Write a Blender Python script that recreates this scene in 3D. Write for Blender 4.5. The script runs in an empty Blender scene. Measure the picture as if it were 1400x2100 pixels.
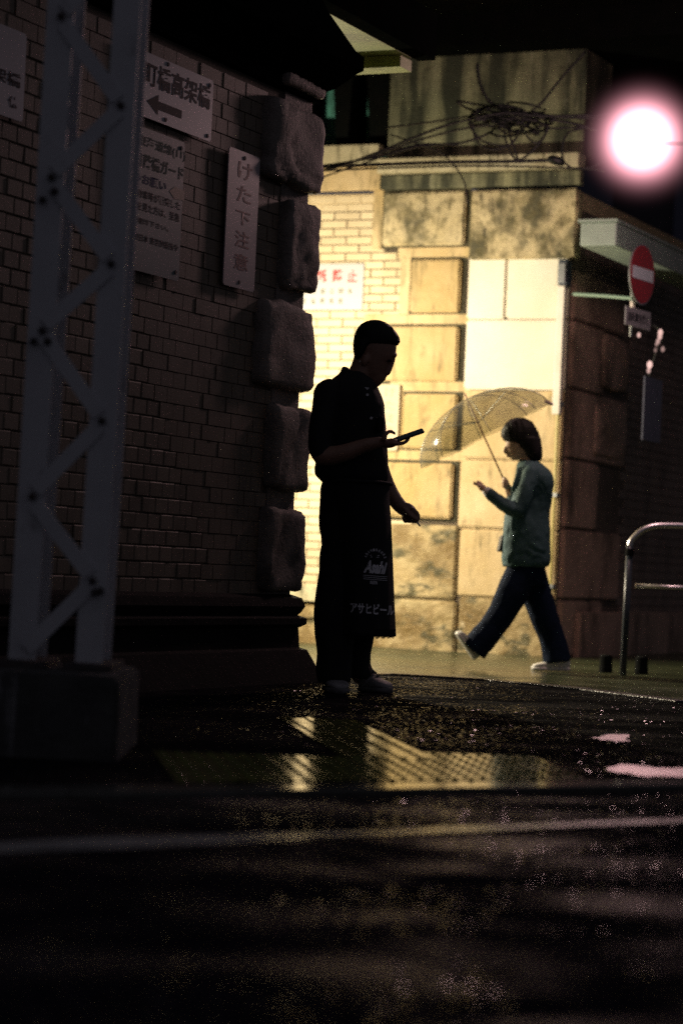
import bpy, bmesh, math, random
from mathutils import Vector, Matrix, noise
random.seed(7)
SC = bpy.context.scene
COL = SC.collection
rad = math.radians

# ------------------------------------------------------------------ camera
FPX = 4900.0                       # focal length in pixels of the 1400x2100 photograph
PITCH = math.atan(110/FPX); ROLL = rad(2.6); CAMZ = 0.60
Fv = Vector((0, math.cos(PITCH), math.sin(PITCH)))
u0 = Vector((0, -math.sin(PITCH), math.cos(PITCH))); r0 = Vector((1, 0, 0))
Rv = r0*math.cos(ROLL) + u0*math.sin(ROLL)
Uv = -r0*math.sin(ROLL) + u0*math.cos(ROLL)
cam = bpy.data.cameras.new('camera'); camo = bpy.data.objects.new('camera', cam); COL.objects.link(camo)
m = Matrix((Rv, Uv, -Fv)).transposed().to_4x4(); m.translation = (0, 0, CAMZ)
camo.matrix_world = m
cam.sensor_fit = 'VERTICAL'; cam.sensor_height = 36; cam.lens = FPX/2100*36
cam.clip_start = 0.1; cam.clip_end = 400
cam.dof.use_dof = True; cam.dof.focus_distance = 11.5; cam.dof.aperture_fstop = 1.9
SC.camera = camo

# ------------------------------------------------------------------ night sky, exposure
SUN_EL, SUN_ROT = rad(-4.0), rad(200)
w = bpy.data.worlds.new('World'); SC.world = w; w.use_nodes = True
nt = w.node_tree; bg = nt.nodes['Background']
sky = nt.nodes.new('ShaderNodeTexSky'); sky.sky_type = 'NISHITA'; sky.sun_disc = False
sky.sun_elevation = SUN_EL; sky.sun_rotation = SUN_ROT; sky.air_density = 1.0; sky.dust_density = 3.0
tint = nt.nodes.new('ShaderNodeMix'); tint.data_type = 'RGBA'; tint.blend_type = 'MIX'
tint.inputs[0].default_value = 0.93
tint.inputs[7].default_value = (0.054, 0.053, 0.064, 1)      # city glow in low cloud
skm = nt.nodes.new('ShaderNodeMix'); skm.data_type = 'RGBA'; skm.blend_type = 'MULTIPLY'; skm.inputs[0].default_value = 1
nt.links.new(sky.outputs[0], tint.inputs[6]); nt.links.new(tint.outputs[2], bg.inputs[0])
bg.inputs[1].default_value = 1.0
SC.view_settings.view_transform = 'Standard'; SC.view_settings.look = 'None'
SC.view_settings.exposure = 0; SC.view_settings.gamma = 1
SC.cycles.use_denoising = False
SC.cycles.sample_clamp_indirect = 4

# ------------------------------------------------------------------ pixel helpers (used to lay out real positions)
def ray(px, py): return Fv + Rv*((px-700)/FPX) + Uv*((1050-py)/FPX)
CAM = Vector((0, 0, CAMZ))
def P(px, py, D):
    d = ray(px, py); return CAM + d*(D/d.y)
def PZ(px, py, z=0.0):
    d = ray(px, py); return CAM + d*((z-CAMZ)/d.z)
def plane(px, py, o, n):
    d = ray(px, py); return CAM + d*((o-CAM).dot(n)/d.dot(n))
def proj(p):
    d = p-CAM; f = d.dot(Fv)
    return 700+FPX*d.dot(Rv)/f, 1050-FPX*d.dot(Uv)/f
A = rad(24.8)
d1 = Vector((math.sin(A), math.cos(A), 0)); d2 = Vector((math.cos(A), -math.sin(A), 0)); ZZ = Vector((0, 0, 1))
class Frame:
    """a wall plane: o origin on the ground, u along, n outward"""
    def __init__(s, o, u, n): s.o, s.u, s.n = Vector((o.x, o.y, 0)), u, n
    def uv(s, px, py):
        q = plane(px, py, s.o, s.n)-s.o; return q.dot(s.u), q.z
    def at(s, u, z, n=0.0): return s.o + s.u*u + s.n*n + ZZ*z
C1 = P(597, 1020, 12.25)
FL = Frame(C1, d1, d2)                 # end face of the near pier (left): u<0 towards the camera
FA = Frame(C1, -d2, d1)                # its face towards the alley
W0 = P(600, 1200, 19.3)
FB = Frame(W0, d2, -d1)                # far abutment, face towards us
UR = FB.uv(1152, 950)[0]
CR = FB.at(UR, 0)
FR = Frame(CR, d1, d2)                 # end face of the far abutment, receding right

# ------------------------------------------------------------------ object helpers
def tagk(o, label=None, cat=None, group=None, kind=None):
    if label: o['label'] = label
    if cat: o['category'] = cat
    if group: o['group'] = group
    if kind: o['kind'] = kind
    return o
def root(name, loc, label, cat, group=None):
    o = bpy.data.objects.new(name, None); COL.objects.link(o); o.location = loc; o.empty_display_size = .1
    return tagk(o, label, cat, group)
def wloc(o):
    v = Vector((0, 0, 0))
    while o: v += o.location; o = o.parent if o.parent else None
    return v
def link(name, me, mt=None, parent=None, smooth=False):
    o = bpy.data.objects.new(name, me); COL.objects.link(o)
    if mt and not me.materials: me.materials.append(mt)
    if smooth:
        for p in me.polygons: p.use_smooth = True
    if parent:
        o.parent = parent
        if parent.type == 'EMPTY': o.matrix_parent_inverse = Matrix.Translation(-parent.location)
    return o
def bm2(name, bm, mt=None, parent=None, smooth=False):
    me = bpy.data.meshes.new(name); bm.normal_update(); bm.to_mesh(me); bm.free()
    return link(name, me, mt, parent, smooth)
def vbox(bm, o, ax, ay, az):
    """box from corner o with edge vectors"""
    vs = [bm.verts.new(o + ax*i + ay*j + az*k) for k in (0, 1) for j in (0, 1) for i in (0, 1)]
    fl = [(0, 2, 3, 1), (4, 5, 7, 6), (0, 1, 5, 4), (2, 6, 7, 3), (0, 4, 6, 2), (1, 3, 7, 5)]
    fs = [bm.faces.new([vs[i] for i in f]) for f in fl]
    if ax.cross(ay).dot(az) < 0:
        for f in fs: f.normal_flip()
    return vs
def fbox(bm, F, u0_, u1_, z0, z1, n0, n1):
    return vbox(bm, F.at(u0_, z0, n0), F.u*(u1_-u0_), F.n*(n1-n0), ZZ*(z1-z0))
def bevel(bm, w, seg=2):
    bmesh.ops.bevel(bm, geom=bm.edges[:], offset=w, segments=seg, affect='EDGES', profile=.6)
def frame_box(name, F, u0_, u1_, z0, z1, n0, n1, mt, parent=None, bev=0):
    bm = bmesh.new(); fbox(bm, F, u0_, u1_, z0, z1, n0, n1)
    if bev: bevel(bm, bev)
    return bm2(name, bm, mt, parent)
def ring(bm, c, a, b, n, e=2.0):
    vs = []
    for i in range(n):
        t = 2*math.pi*i/n; ca, sa = math.cos(t), math.sin(t)
        x = math.copysign(abs(ca)**(2/e), ca); y = math.copysign(abs(sa)**(2/e), sa)
        vs.append(bm.verts.new(c + a*x + b*y))
    return vs
def skin(bm, rings, caps=True):
    for r1, r2 in zip(rings, rings[1:]):
        n = len(r1)
        for i in range(n): bm.faces.new((r1[i], r1[(i+1) % n], r2[(i+1) % n], r2[i]))
    if caps:
        bm.faces.new(rings[0][::-1]); bm.faces.new(rings[-1])
def tube(bm, pts, radii, n=10, flat=1.0, caps=True):
    """tube through world points; flat squeezes the section along world Y"""
    pts = [Vector(p) for p in pts]
    if not isinstance(radii, (list, tuple)): radii = [radii]*len(pts)
    rings = []; prev = None
    for i, p in enumerate(pts):
        t = (pts[min(i+1, len(pts)-1)] - pts[max(i-1, 0)]).normalized()
        if prev is None:
            ref = Vector((0, 1, 0)) if abs(t.y) < .9 else Vector((1, 0, 0))
            a = t.cross(ref).normalized()
        else:
            a = (prev - t*prev.dot(t)).normalized()
        prev = a; b = t.cross(a)
        rings.append(ring(bm, p, a*radii[i], b*radii[i]*flat, n))
    skin(bm, rings, caps); return rings
def spline(pts, k=6):
    pts = [Vector(p) for p in pts]; out = []
    for i in range(len(pts)-1):
        p0 = pts[max(i-1, 0)]; p1 = pts[i]; p2 = pts[i+1]; p3 = pts[min(i+2, len(pts)-1)]
        for j in range(k):
            t = j/k
            out.append(.5*((2*p1)+(-p0+p2)*t+(2*p0-5*p1+4*p2-p3)*t*t+(-p0+3*p1-3*p2+p3)*t**3))
    out.append(pts[-1]); return out
def remeshed(name, bm, voxel, mt, parent=None, smooth_it=4):
    bmesh.ops.recalc_face_normals(bm, faces=bm.faces[:])
    me = bpy.data.meshes.new('tmp'); bm.to_mesh(me); bm.free()
    o = bpy.data.objects.new('tmp', me); COL.objects.link(o)
    r = o.modifiers.new('r', 'REMESH'); r.mode = 'VOXEL'; r.voxel_size = voxel
    if smooth_it:
        s = o.modifiers.new('s', 'SMOOTH'); s.iterations = smooth_it; s.factor = .5
    dg = bpy.context.evaluated_depsgraph_get()
    m2 = bpy.data.meshes.new_from_object(o.evaluated_get(dg)); m2.name = name
    bpy.data.objects.remove(o); m2.materials.clear()
    return link(name, m2, mt, parent, True)
def text_pts(s, bold=0.0, ital=0.0, ext=.0):
    cu = bpy.data.curves.new('t', 'FONT'); cu.body = s; cu.size = 1; cu.offset = bold; cu.shear = ital
    cu.resolution_u = 3; cu.extrude = ext
    o = bpy.data.objects.new('t', cu); COL.objects.link(o)
    dg = bpy.context.evaluated_depsgraph_get()
    me = bpy.data.meshes.new_from_object(o.evaluated_get(dg)); bpy.data.objects.remove(o)
    return me
def lettering(s, fn, w_, h_, mt, parent, name='lettering', bold=.01, ital=0, keep=False, du=0, dv=0):
    """text fitted in a w x h box; fn(u, v) maps it to the world"""
    me = text_pts(s, bold, ital)
    if not me.vertices: return None
    xs = [v.co.x for v in me.vertices]; ys = [v.co.y for v in me.vertices]
    x0, x1, y0, y1 = min(xs), max(xs), min(ys), max(ys)
    for v in me.vertices:
        v.co = fn(du+(v.co.x-x0)/(x1-x0)*w_, dv+(v.co.y-y0)/max(y1-y0, 1e-6)*h_)
    me.materials.clear()
    o = link(name, me, mt, parent); return o

# ------------------------------------------------------------------ materials
def newmat(name):
    mt = bpy.data.materials.new(name); mt.use_nodes = True
    return mt, mt.node_tree, mt.node_tree.nodes['Principled BSDF']
def L(nt, a, b): nt.links.new(a, b)
def texn(nt, kind, scale, vec=None, det=6, stretch=None):
    g = nt.nodes.new('ShaderNodeNewGeometry'); src = g.outputs['Position']
    if stretch:
        mp = nt.nodes.new('ShaderNodeMapping'); mp.inputs['Scale'].default_value = stretch
        L(nt, src, mp.inputs[0]); src = mp.outputs[0]
    n = nt.nodes.new('ShaderNodeTex'+kind); n.inputs['Scale'].default_value = scale
    if kind == 'Noise': n.inputs['Detail'].default_value = det; n.inputs['Roughness'].default_value = .62
    L(nt, src, n.inputs['Vector']); return n.outputs[0]
def ramp(nt, src, lo, hi, a=0.0, b=1.0):
    r = nt.nodes.new('ShaderNodeMapRange'); r.inputs[1].default_value = lo; r.inputs[2].default_value = hi
    r.inputs[3].default_value = a; r.inputs[4].default_value = b; L(nt, src, r.inputs[0]); return r.outputs[0]
def mix(nt, f, a, b, mode='MIX'):
    x = nt.nodes.new('ShaderNodeMix'); x.data_type = 'RGBA'; x.blend_type = mode
    for i, v in ((0, f), (6, a), (7, b)):
        if isinstance(v, bpy.types.NodeSocket): L(nt, v, x.inputs[i])
        else: x.inputs[i].default_value = v if i == 0 else (*v, 1)
    return x.outputs[2]
def mat(name, c1, c2=None, scale=4, rough=.8, rough2=None, bump=0, bscale=70, stains=(), metal=0, rand=0, spec=.5, coat=0, bdist=.01):
    mt, nt, b = newmat(name)
    c = c1
    if c2: c = mix(nt, ramp(nt, texn(nt, 'Noise', scale), .3, .7), c1, c2)
    if rand:
        oi = nt.nodes.new('ShaderNodeObjectInfo')
        f = ramp(nt, oi.outputs['Random'], 0, 1, 1-rand, 1+rand)
        cc = nt.nodes.new('ShaderNodeCombineColor')
        for i in range(3): L(nt, f, cc.inputs[i])
        c = mix(nt, 1.0, c, cc.outputs[0], 'MULTIPLY')
    for col, sc, st, lo, hi, amt in stains:
        c = mix(nt, ramp(nt, texn(nt, 'Noise', sc, stretch=st), lo, hi, 0, amt), c, col)
    if isinstance(c, bpy.types.NodeSocket): L(nt, c, b.inputs['Base Color'])
    else: b.inputs['Base Color'].default_value = (*c, 1)
    if rough2 is not None: L(nt, ramp(nt, texn(nt, 'Noise', scale*1.7), .35, .65, rough, rough2), b.inputs['Roughness'])
    else: b.inputs['Roughness'].default_value = rough
    b.inputs['Metallic'].default_value = metal; b.inputs['Specular IOR Level'].default_value = spec
    b.inputs['Coat Weight'].default_value = coat; b.inputs['Coat Roughness'].default_value = .1
    if bump:
        bp = nt.nodes.new('ShaderNodeBump'); bp.inputs['Strength'].default_value = bump; bp.inputs['Distance'].default_value = bdist
        L(nt, texn(nt, 'Noise', bscale), bp.inputs['Height']); L(nt, bp.outputs[0], b.inputs['Normal'])
    return mt
GRIME = (.030, .032, .014); VERT = (5, 5, 1.0)
M = {}
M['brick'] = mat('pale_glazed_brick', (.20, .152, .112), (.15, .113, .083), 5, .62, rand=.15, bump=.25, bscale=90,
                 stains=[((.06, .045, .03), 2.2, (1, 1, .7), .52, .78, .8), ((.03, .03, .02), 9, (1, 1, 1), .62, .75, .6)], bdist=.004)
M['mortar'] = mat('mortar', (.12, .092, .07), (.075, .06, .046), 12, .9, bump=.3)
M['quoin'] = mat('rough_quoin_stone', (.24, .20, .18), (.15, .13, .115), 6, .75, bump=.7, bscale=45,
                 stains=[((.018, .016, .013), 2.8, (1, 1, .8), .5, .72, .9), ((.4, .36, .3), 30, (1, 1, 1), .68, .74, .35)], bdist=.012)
M['bbrick'] = mat('cream_brick', (.62, .52, .33), (.52, .42, .25), 3, .6, rand=.08, bump=.2, bscale=60,
                  stains=[((.22, .17, .06), 1.6, (1, 1, .6), .55, .8, .6)], bdist=.004)
M['bmortar'] = mat('stained_mortar', (.52, .42, .25), (.42, .33, .18), 6, .9)
YST = [((.36, .25, .07), 1.5, (1, 1, .5), .42, .7, .75), ((.10, .085, .03), 2.6, VERT, .52, .72, .75), (GRIME, 9, (1.5, 1.5, .6), .58, .72, .6)]
M['bstone'] = mat('yellowed_stone', (.60, .47, .27), (.5, .37, .18), 3, .75, bump=.5, bscale=25, stains=YST, bdist=.01)
M['bblock'] = mat('yellowed_quoin', (.50, .375, .19), (.42, .30, .13), 5, .75, bump=.6, bscale=22, stains=YST, bdist=.015)
M['black_block'] = mat('soot_stained_stone', (.56, .47, .28), (.44, .36, .19), 5, .8, bump=.8, bscale=22,
                       stains=[(GRIME, 3.4, (1, 1, .8), .46, .60, .88), ((.02, .02, .012), 6, (3, 3, .8), .56, .68, .8), ((.12, .1, .04), 12, (1, 1, 1), .5, .6, .6)], bdist=.02)
M['concrete'] = mat('streaked_concrete', (.27, .26, .15), (.20, .20, .12), 2.5, .85, bump=.5, bscale=30,
                    stains=[((.02, .024, .014), 2.6, (2.4, 2.4, .30), .38, .58, .95), ((.5, .48, .34), 5, (3, 3, .4), .62, .74, .5),
                            ((.02, .022, .012), .9, (1, 1, 1), .47, .62, .8)], bdist=.02)
M['ledge'] = mat('pale_ledge', (.55, .50, .34), (.42, .37, .22), 3, .8, bump=.4, bscale=25,
                 stains=[(GRIME, 4, VERT, .5, .68, .8)], bdist=.01)
M['white_render'] = mat('white_painted_render', (.74, .70, .58), (.66, .6, .46), 2, .7, bump=.25, bscale=35,
                        stains=[((.5, .38, .16), 1.3, (1, 1, .6), .55, .8, .5)], bdist=.006)
M['grime_shadow_line'] = mat('black_grime_shadow', (.03, .03, .015), (.06, .05, .025), 10, .9)
M['lowstone'] = mat('damp_mossy_stone', (.46, .37, .19), (.36, .26, .11), 4, .6, bump=.8, bscale=14,
                    stains=[((.16, .10, .025), 3.2, (1, 1, 1), .42, .6, .85), ((.04, .04, .012), 5, (1, 1, 1.6), .52, .62, .85),
                            ((.7, .62, .42), 8, (1, 1, 1), .64, .7, .5)], bdist=.03)
M['rstone'] = mat('brown_ashlar', (.42, .28, .21), (.30, .205, .15), 3, .75, bump=.4, bscale=25,
                  stains=[((.04, .03, .018), 2.2, (1, 1, .5), .5, .7, .85)], bdist=.01)
M['iron_dark'] = mat('grimy_unlit_iron', (.0035, .0045, .004), (.006, .006, .0055), 6, .9, bump=.3, spec=.0)  # grimy iron, its near-black colour also holding the unlit darkness overhead
M['iron_teal'] = mat('teal_painted_iron', (.08, .30, .24), (.05, .18, .15), 5, .6, stains=[((.01, .014, .012), 4, VERT, .48, .65, .8)])
M['soffit'] = mat('green_painted_soffit', (.30, .36, .10), (.24, .29, .08), 3, .65, stains=[((.06, .06, .02), 3, (1, 1, 1), .5, .7, .6)])
M['post'] = mat('grey_lattice_paint', (.52, .52, .56), (.44, .44, .48), 6, .55, stains=[((.05, .035, .03), 7, (1, 1, .6), .62, .72, .7)])
M['rivet'] = mat('rust_dark_rivet', (.03, .03, .035), (.07, .05, .045), 20, .7)
M['base'] = mat('chipped_concrete', (.065, .065, .065), (.035, .035, .036), 7, .85, bump=.6, bscale=40,
                stains=[((.25, .25, .26), 6, (3, 3, .5), .58, .68, .6)], bdist=.01)
M['sign'] = mat('enamel_sign', (.46, .45, .48), (.38, .37, .40), 4, .45, stains=[((.16, .12, .1), 6, (1, 1, 1), .62, .72, .6)])
M['sign_green'] = mat('faded_sign', (.15, .19, .19), (.11, .14, .14), 4, .5, stains=[((.10, .09, .07), 6, (1, 1, 1), .58, .72, .6)])
M['sign_pink'] = mat('weathered_sign', (.36, .31, .33), (.29, .25, .26), 4, .5, stains=[((.14, .11, .09), 6, (1, 1, 1), .62, .72, .6)])
M['sign_white'] = mat('white_sign', (.44, .43, .43), None, rough=.4)
M['ink'] = mat('black_ink', (.02, .02, .025), rough=.6, spec=.08)
M['ink_blue'] = mat('blue_ink', (.03, .05, .14), rough=.6, spec=.08)
M['ink_green'] = mat('green_ink', (.03, .075, .06), rough=.6, spec=.08)
M['ink_grey'] = mat('faded_grey_ink', (.13, .135, .09), rough=.6)
M['ink_red'] = mat('red_ink', (.30, .015, .01), rough=.6)
M['ink_maroon'] = mat('maroon_ink', (.12, .03, .03), (.2, .05, .05), 10, .6)
M['tape'] = mat('brown_tape', (.13, .075, .02), rough=.5)
M['cable'] = mat('black_cable', (.010, .013, .012), rough=.5)
M['pipe_white'] = mat('white_pipe', (.75, .70, .62), (.6, .55, .45), 5, .45)
M['pipe_yellow'] = mat('ochre_pipe', (.45, .38, .12), (.35, .28, .08), 6, .5)
M['metal'] = mat('galvanised_steel', (.45, .47, .48), (.36, .38, .4), 8, .35, metal=.8)
M['steel'] = mat('polished_steel_rail', (.8, .76, .78), rough=.34, metal=1)
M['rail_dark'] = mat('painted_rail_post', (.035, .045, .06), rough=.4)
M['red_sign'] = mat('red_sign_face', (.27, .014, .02), (.21, .012, .016), 6, .4)
M['white_bar'] = mat('white_sign_bar', (.55, .62, .66), rough=.35)
M['poster'] = mat('blue_grey_poster', (.08, .09, .13), (.05, .055, .08), 9, .5)
M['canopy'] = mat('pale_sheet_metal', (.36, .44, .38), (.28, .34, .3), 5, .5)
M['far'] = mat('night_building', (.03, .025, .035), (.015, .014, .022), .6, .8)
M['rubber'] = mat('black_rubber', (.006, .007, .007), rough=.95, spec=.1)
M['glass_lit'] = mat('clear_glass', (.5, .35, .35), rough=.05)

def emat(name, col, s):
    mt = bpy.data.materials.new(name); mt.use_nodes = True; n = mt.node_tree; n.nodes.clear()
    e = n.nodes.new('ShaderNodeEmission'); e.inputs[0].default_value = (*col, 1); e.inputs[1].default_value = s
    o = n.nodes.new('ShaderNodeOutputMaterial'); n.links.new(e.outputs[0], o.inputs[0]); return mt

def wet(name, dark, lite, r_lo, r_hi, bump, bscale, bdist, vor=0, patch=1.2, spec=.5):
    """wet ground: grain + damp patches of different gloss"""
    mt, nt, b = newmat(name)
    c = mix(nt, ramp(nt, texn(nt, 'Noise', 40, det=4), .4, .65), dark, lite)
    c = mix(nt, ramp(nt, texn(nt, 'Noise', patch), .4, .65, 0, .6), c, tuple(x*.4 for x in dark))
    L(nt, c, b.inputs['Base Color'])
    L(nt, ramp(nt, texn(nt, 'Noise', patch*1.3), .4, .62, r_lo, r_hi), b.inputs['Roughness'])
    b.inputs['Specular IOR Level'].default_value = spec
    bp = nt.nodes.new('ShaderNodeBump'); bp.inputs['Strength'].default_value = bump; bp.inputs['Distance'].default_value = bdist
    h = texn(nt, 'Noise', bscale, det=3)
    if vor:
        v = texn(nt, 'Voronoi', vor); a = nt.nodes.new('ShaderNodeMath'); a.operation = 'SUBTRACT'
        L(nt, h, a.inputs[0]); L(nt, v, a.inputs[1]); h = a.outputs[0]
    L(nt, h, bp.inputs['Height']); L(nt, bp.outputs[0], b.inputs['Normal'])
    return mt
def chips(name, dark, lite, fsize, thr, tilt, frough, base_rough=.6, base_spec=.12, bd=.02):
    """coarse wet asphalt: matt binder with randomly tilted wet stone chips"""
    mt, nt, b = newmat(name)
    c = mix(nt, ramp(nt, texn(nt, 'Noise', 30, det=4), .4, .65), dark, lite)
    L(nt, c, b.inputs['Base Color']); b.inputs['Roughness'].default_value = base_rough; L(nt, ramp(nt, texn(nt, 'Noise', 1.6, stretch=(1, 1.6, 1)), .46, .66, base_spec*.08, base_spec), b.inputs['Specular IOR Level'])
    L(nt, ramp(nt, texn(nt, 'Noise', 1.6, stretch=(1, 1.6, 1)), .44, .62, .95, base_rough), b.inputs['Roughness'])
    bp = nt.nodes.new('ShaderNodeBump'); bp.inputs['Strength'].default_value = 1; bp.inputs['Distance'].default_value = bd
    L(nt, texn(nt, 'Noise', 40, det=3), bp.inputs['Height']); L(nt, bp.outputs[0], b.inputs['Normal'])
    b2 = nt.nodes.new('ShaderNodeBsdfPrincipled'); L(nt, c, b2.inputs['Base Color']); b2.inputs['Roughness'].default_value = frough
    b.inputs['Specular Tint'].default_value = (.82, .72, 1, 1); b2.inputs['Specular Tint'].default_value = (.9, .82, 1, 1)  # violet sheen put into the tint of the reflections
    g = nt.nodes.new('ShaderNodeNewGeometry'); v = nt.nodes.new('ShaderNodeTexVoronoi'); v.inputs['Scale'].default_value = fsize
    L(nt, g.outputs['Position'], v.inputs['Vector'])
    a1 = nt.nodes.new('ShaderNodeVectorMath'); a1.operation = 'SUBTRACT'; a1.inputs[1].default_value = (.5, .5, .5); L(nt, v.outputs['Color'], a1.inputs[0])
    a2 = nt.nodes.new('ShaderNodeVectorMath'); a2.operation = 'SCALE'; a2.inputs['Scale'].default_value = tilt; L(nt, a1.outputs[0], a2.inputs[0])
    a3 = nt.nodes.new('ShaderNodeVectorMath'); a3.operation = 'ADD'; L(nt, a2.outputs[0], a3.inputs[0]); L(nt, g.outputs['Normal'], a3.inputs[1])
    a4 = nt.nodes.new('ShaderNodeVectorMath'); a4.operation = 'NORMALIZE'; L(nt, a3.outputs[0], a4.inputs[0]); L(nt, a4.outputs[0], b2.inputs['Normal'])
    wn = nt.nodes.new('ShaderNodeTexWhiteNoise'); L(nt, v.outputs['Color'], wn.inputs[0])
    gt = nt.nodes.new('ShaderNodeMath'); gt.operation = 'GREATER_THAN'
    th = ramp(nt, texn(nt, 'Noise', 1.1), .35, .65, thr+.1, thr-.12); L(nt, th, gt.inputs[1]); L(nt, wn.outputs['Value'], gt.inputs[0])
    mx = nt.nodes.new('ShaderNodeMixShader'); L(nt, gt.outputs[0], mx.inputs[0]); L(nt, b.outputs[0], mx.inputs[1]); L(nt, b2.outputs[0], mx.inputs[2])
    L(nt, mx.outputs[0], nt.nodes['Material Output'].inputs[0]); return mt
M['asphalt'] = chips('wet_coarse_asphalt', (.009, .0085, .010), (.02, .019, .021), 110, .95, .75, .15, .75, .02)
M['road'] = chips('wet_road_asphalt', (.005, .005, .009), (.012, .0115, .020), 120, .978, .6, .24, .42, .075, bd=.010)
if 0: M['asphalt'] = wet('wet_coarse_asphalt', (.018, .017, .019), (.04, .037, .04), .10, .2, 1.0, 38, .03, vor=62)
if 0: M['road'] = wet('wet_road_asphalt', (.016, .016, .019), (.035, .034, .04), .12, .25, 1.0, 34, .03, vor=60)
M['alley'] = wet('wet_alley_paving', (.04, .05, .022), (.06, .07, .03), .2, .42, .35, 10, .015, patch=.9, spec=.5)
M['apron'] = chips('wet_gutter_concrete', (.016, .016, .018), (.03, .03, .034), 115, .95, .5, .18, .5, .10)
M['kerb'] = mat('wet_kerb_stone', (.06, .06, .055), (.09, .09, .08), 8, .13, spec=.7, bump=.03, bscale=20, bdist=.002)
M['kerb_pink'] = wet('wet_edging', (.05, .045, .045), (.09, .08, .08), .25, .4, .8, 50, .01)
M['tile'] = wet('yellow_tactile_plastic', (.10, .115, .022), (.13, .14, .03), .11, .19, .10, 30, .003, patch=3, spec=.22)
M['line'] = wet('worn_white_road_paint', (.28, .28, .28), (.42, .42, .42), .2, .42, .5, 40, .004, patch=4)
M['puddle'] = mat('pink_sheen_metal', (.95, .85, .88), rough=.30, metal=1, bump=.25, bscale=60, bdist=.003)  # pinkish metal: the lamp's sheen is strengthened through the colour

# people
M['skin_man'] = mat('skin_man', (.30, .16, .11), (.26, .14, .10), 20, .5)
M['hair'] = mat('black_hair', (.006, .005, .005), (.010, .009, .008), 60, .6, spec=.25, bump=.5, bscale=160, bdist=.003)
M['shirt'] = mat('black_cotton', (.0065, .0065, .0075), (.0045, .0045, .005), 12, .85, bump=.35, bscale=18, bdist=.01)
M['trousers'] = mat('black_trousers', (.0055, .0055, .006), (.004, .004, .0045), 10, .85, bump=.3, bscale=14, bdist=.012)
M['apron_cloth'] = mat('black_apron', (.005, .005, .006), (.0035, .0035, .004), 14, .85, bump=.3, bscale=16, bdist=.008)
M['print'] = mat('grey_print', (.80, .78, .82), (.6, .58, .62), 40, .7)
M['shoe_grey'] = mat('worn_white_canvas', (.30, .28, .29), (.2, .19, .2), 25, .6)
M['sole'] = mat('sole', (.12, .115, .12), rough=.6)
M['phone'] = mat('phone_black', (.012, .012, .015), rough=.4)
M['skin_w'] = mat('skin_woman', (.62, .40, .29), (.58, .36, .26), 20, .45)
M['jacket'] = mat('teal_jacket', (.042, .100, .108), (.034, .082, .088), 12, .8, bump=.35, bscale=16, bdist=.012)
M['denim'] = mat('navy_denim', (.0045, .012, .032), (.003, .009, .024), 14, .9, spec=.15, bump=.3, bscale=18, bdist=.01)
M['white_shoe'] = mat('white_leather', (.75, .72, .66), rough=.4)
M['cuff'] = mat('white_cuff', (.75, .75, .75), rough=.6)
M['bag'] = mat('black_bag', (.012, .016, .02), rough=.5)
M['wood'] = mat('umbrella_handle', (.45, .22, .12), rough=.4)
M['paper'] = mat('cigarette_paper', (.7, .68, .62), rough=.7)
def vinyl():
    mt, nt, b = newmat('clear_umbrella_vinyl')
    b.inputs['Base Color'].default_value = (.30, .30, .26, 1); b.inputs['Roughness'].default_value = .12
    tr = nt.nodes.new('ShaderNodeBsdfTransparent'); tr.inputs[0].default_value = (.82, .82, .74, 1)
    mx = nt.nodes.new('ShaderNodeMixShader')
    L(nt, ramp(nt, texn(nt, 'Noise', 3), .3, .7, .60, .82), mx.inputs[0])
    mx2 = nt.nodes['Material Output']
    inv = nt.nodes.new('ShaderNodeMath'); inv.operation = 'SUBTRACT'; inv.inputs[0].default_value = 1
    L(nt, b.outputs[0], mx.inputs[1]); L(nt, tr.outputs[0], mx.inputs[2]); L(nt, mx.outputs[0], mx2.inputs[0])
    return mt
M['vinyl'] = vinyl()

# ================================================================== LAMPS
# pink-white globe lamp at the right
LP = P(1316, 286, 15.5)
lamp = root('globe_lamp', LP, 'glowing round white lamp with pink halo hanging at the upper right', 'lamp')
bm = bmesh.new(); bmesh.ops.create_uvsphere(bm, u_segments=40, v_segments=24, radius=.10, matrix=Matrix.Translation(LP))
bm2('glow_ball', bm, emat('lamp_white', (1, .93, .90), 7.0), lamp, True)
gm = bpy.data.materials.new('pink_halo_volume'); gm.use_nodes = True; n = gm.node_tree; n.nodes.clear()
tc = n.nodes.new('ShaderNodeNewGeometry'); vs = n.nodes.new('ShaderNodeVectorMath'); vs.operation = 'DISTANCE'
vs.inputs[1].default_value = LP; n.links.new(tc.outputs['Position'], vs.inputs[0])
mr = n.nodes.new('ShaderNodeMapRange'); mr.interpolation_type = 'LINEAR'
mr.inputs[1].default_value = .05; mr.inputs[2].default_value = .55; mr.inputs[3].default_value = 1; mr.inputs[4].default_value = 0
n.links.new(vs.outputs['Value'], mr.inputs[0])
pw = n.nodes.new('ShaderNodeMath'); pw.operation = 'POWER'; pw.inputs[1].default_value = 6.0; n.links.new(mr.outputs[0], pw.inputs[0])
ms = n.nodes.new('ShaderNodeMath'); ms.operation = 'MULTIPLY'; ms.inputs[1].default_value = 60.0; n.links.new(pw.outputs[0], ms.inputs[0])
em = n.nodes.new('ShaderNodeEmission'); em.inputs[0].default_value = (1, .42, .50, 1); n.links.new(ms.outputs[0], em.inputs[1])
oo = n.nodes.new('ShaderNodeOutputMaterial'); n.links.new(em.outputs[0], oo.inputs['Volume'])
bm = bmesh.new(); bmesh.ops.create_uvsphere(bm, u_segments=40, v_segments=24, radius=.55, matrix=Matrix.Translation(LP))
bm2('glow', bm, gm, lamp, True)  # halo of lamplight drawn as a glowing volume, not a glass part
bm = bmesh.new(); tube(bm, [LP+Vector((.1, 0, -.02)), LP+Vector((1.6, .2, .05))], .014)
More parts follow.
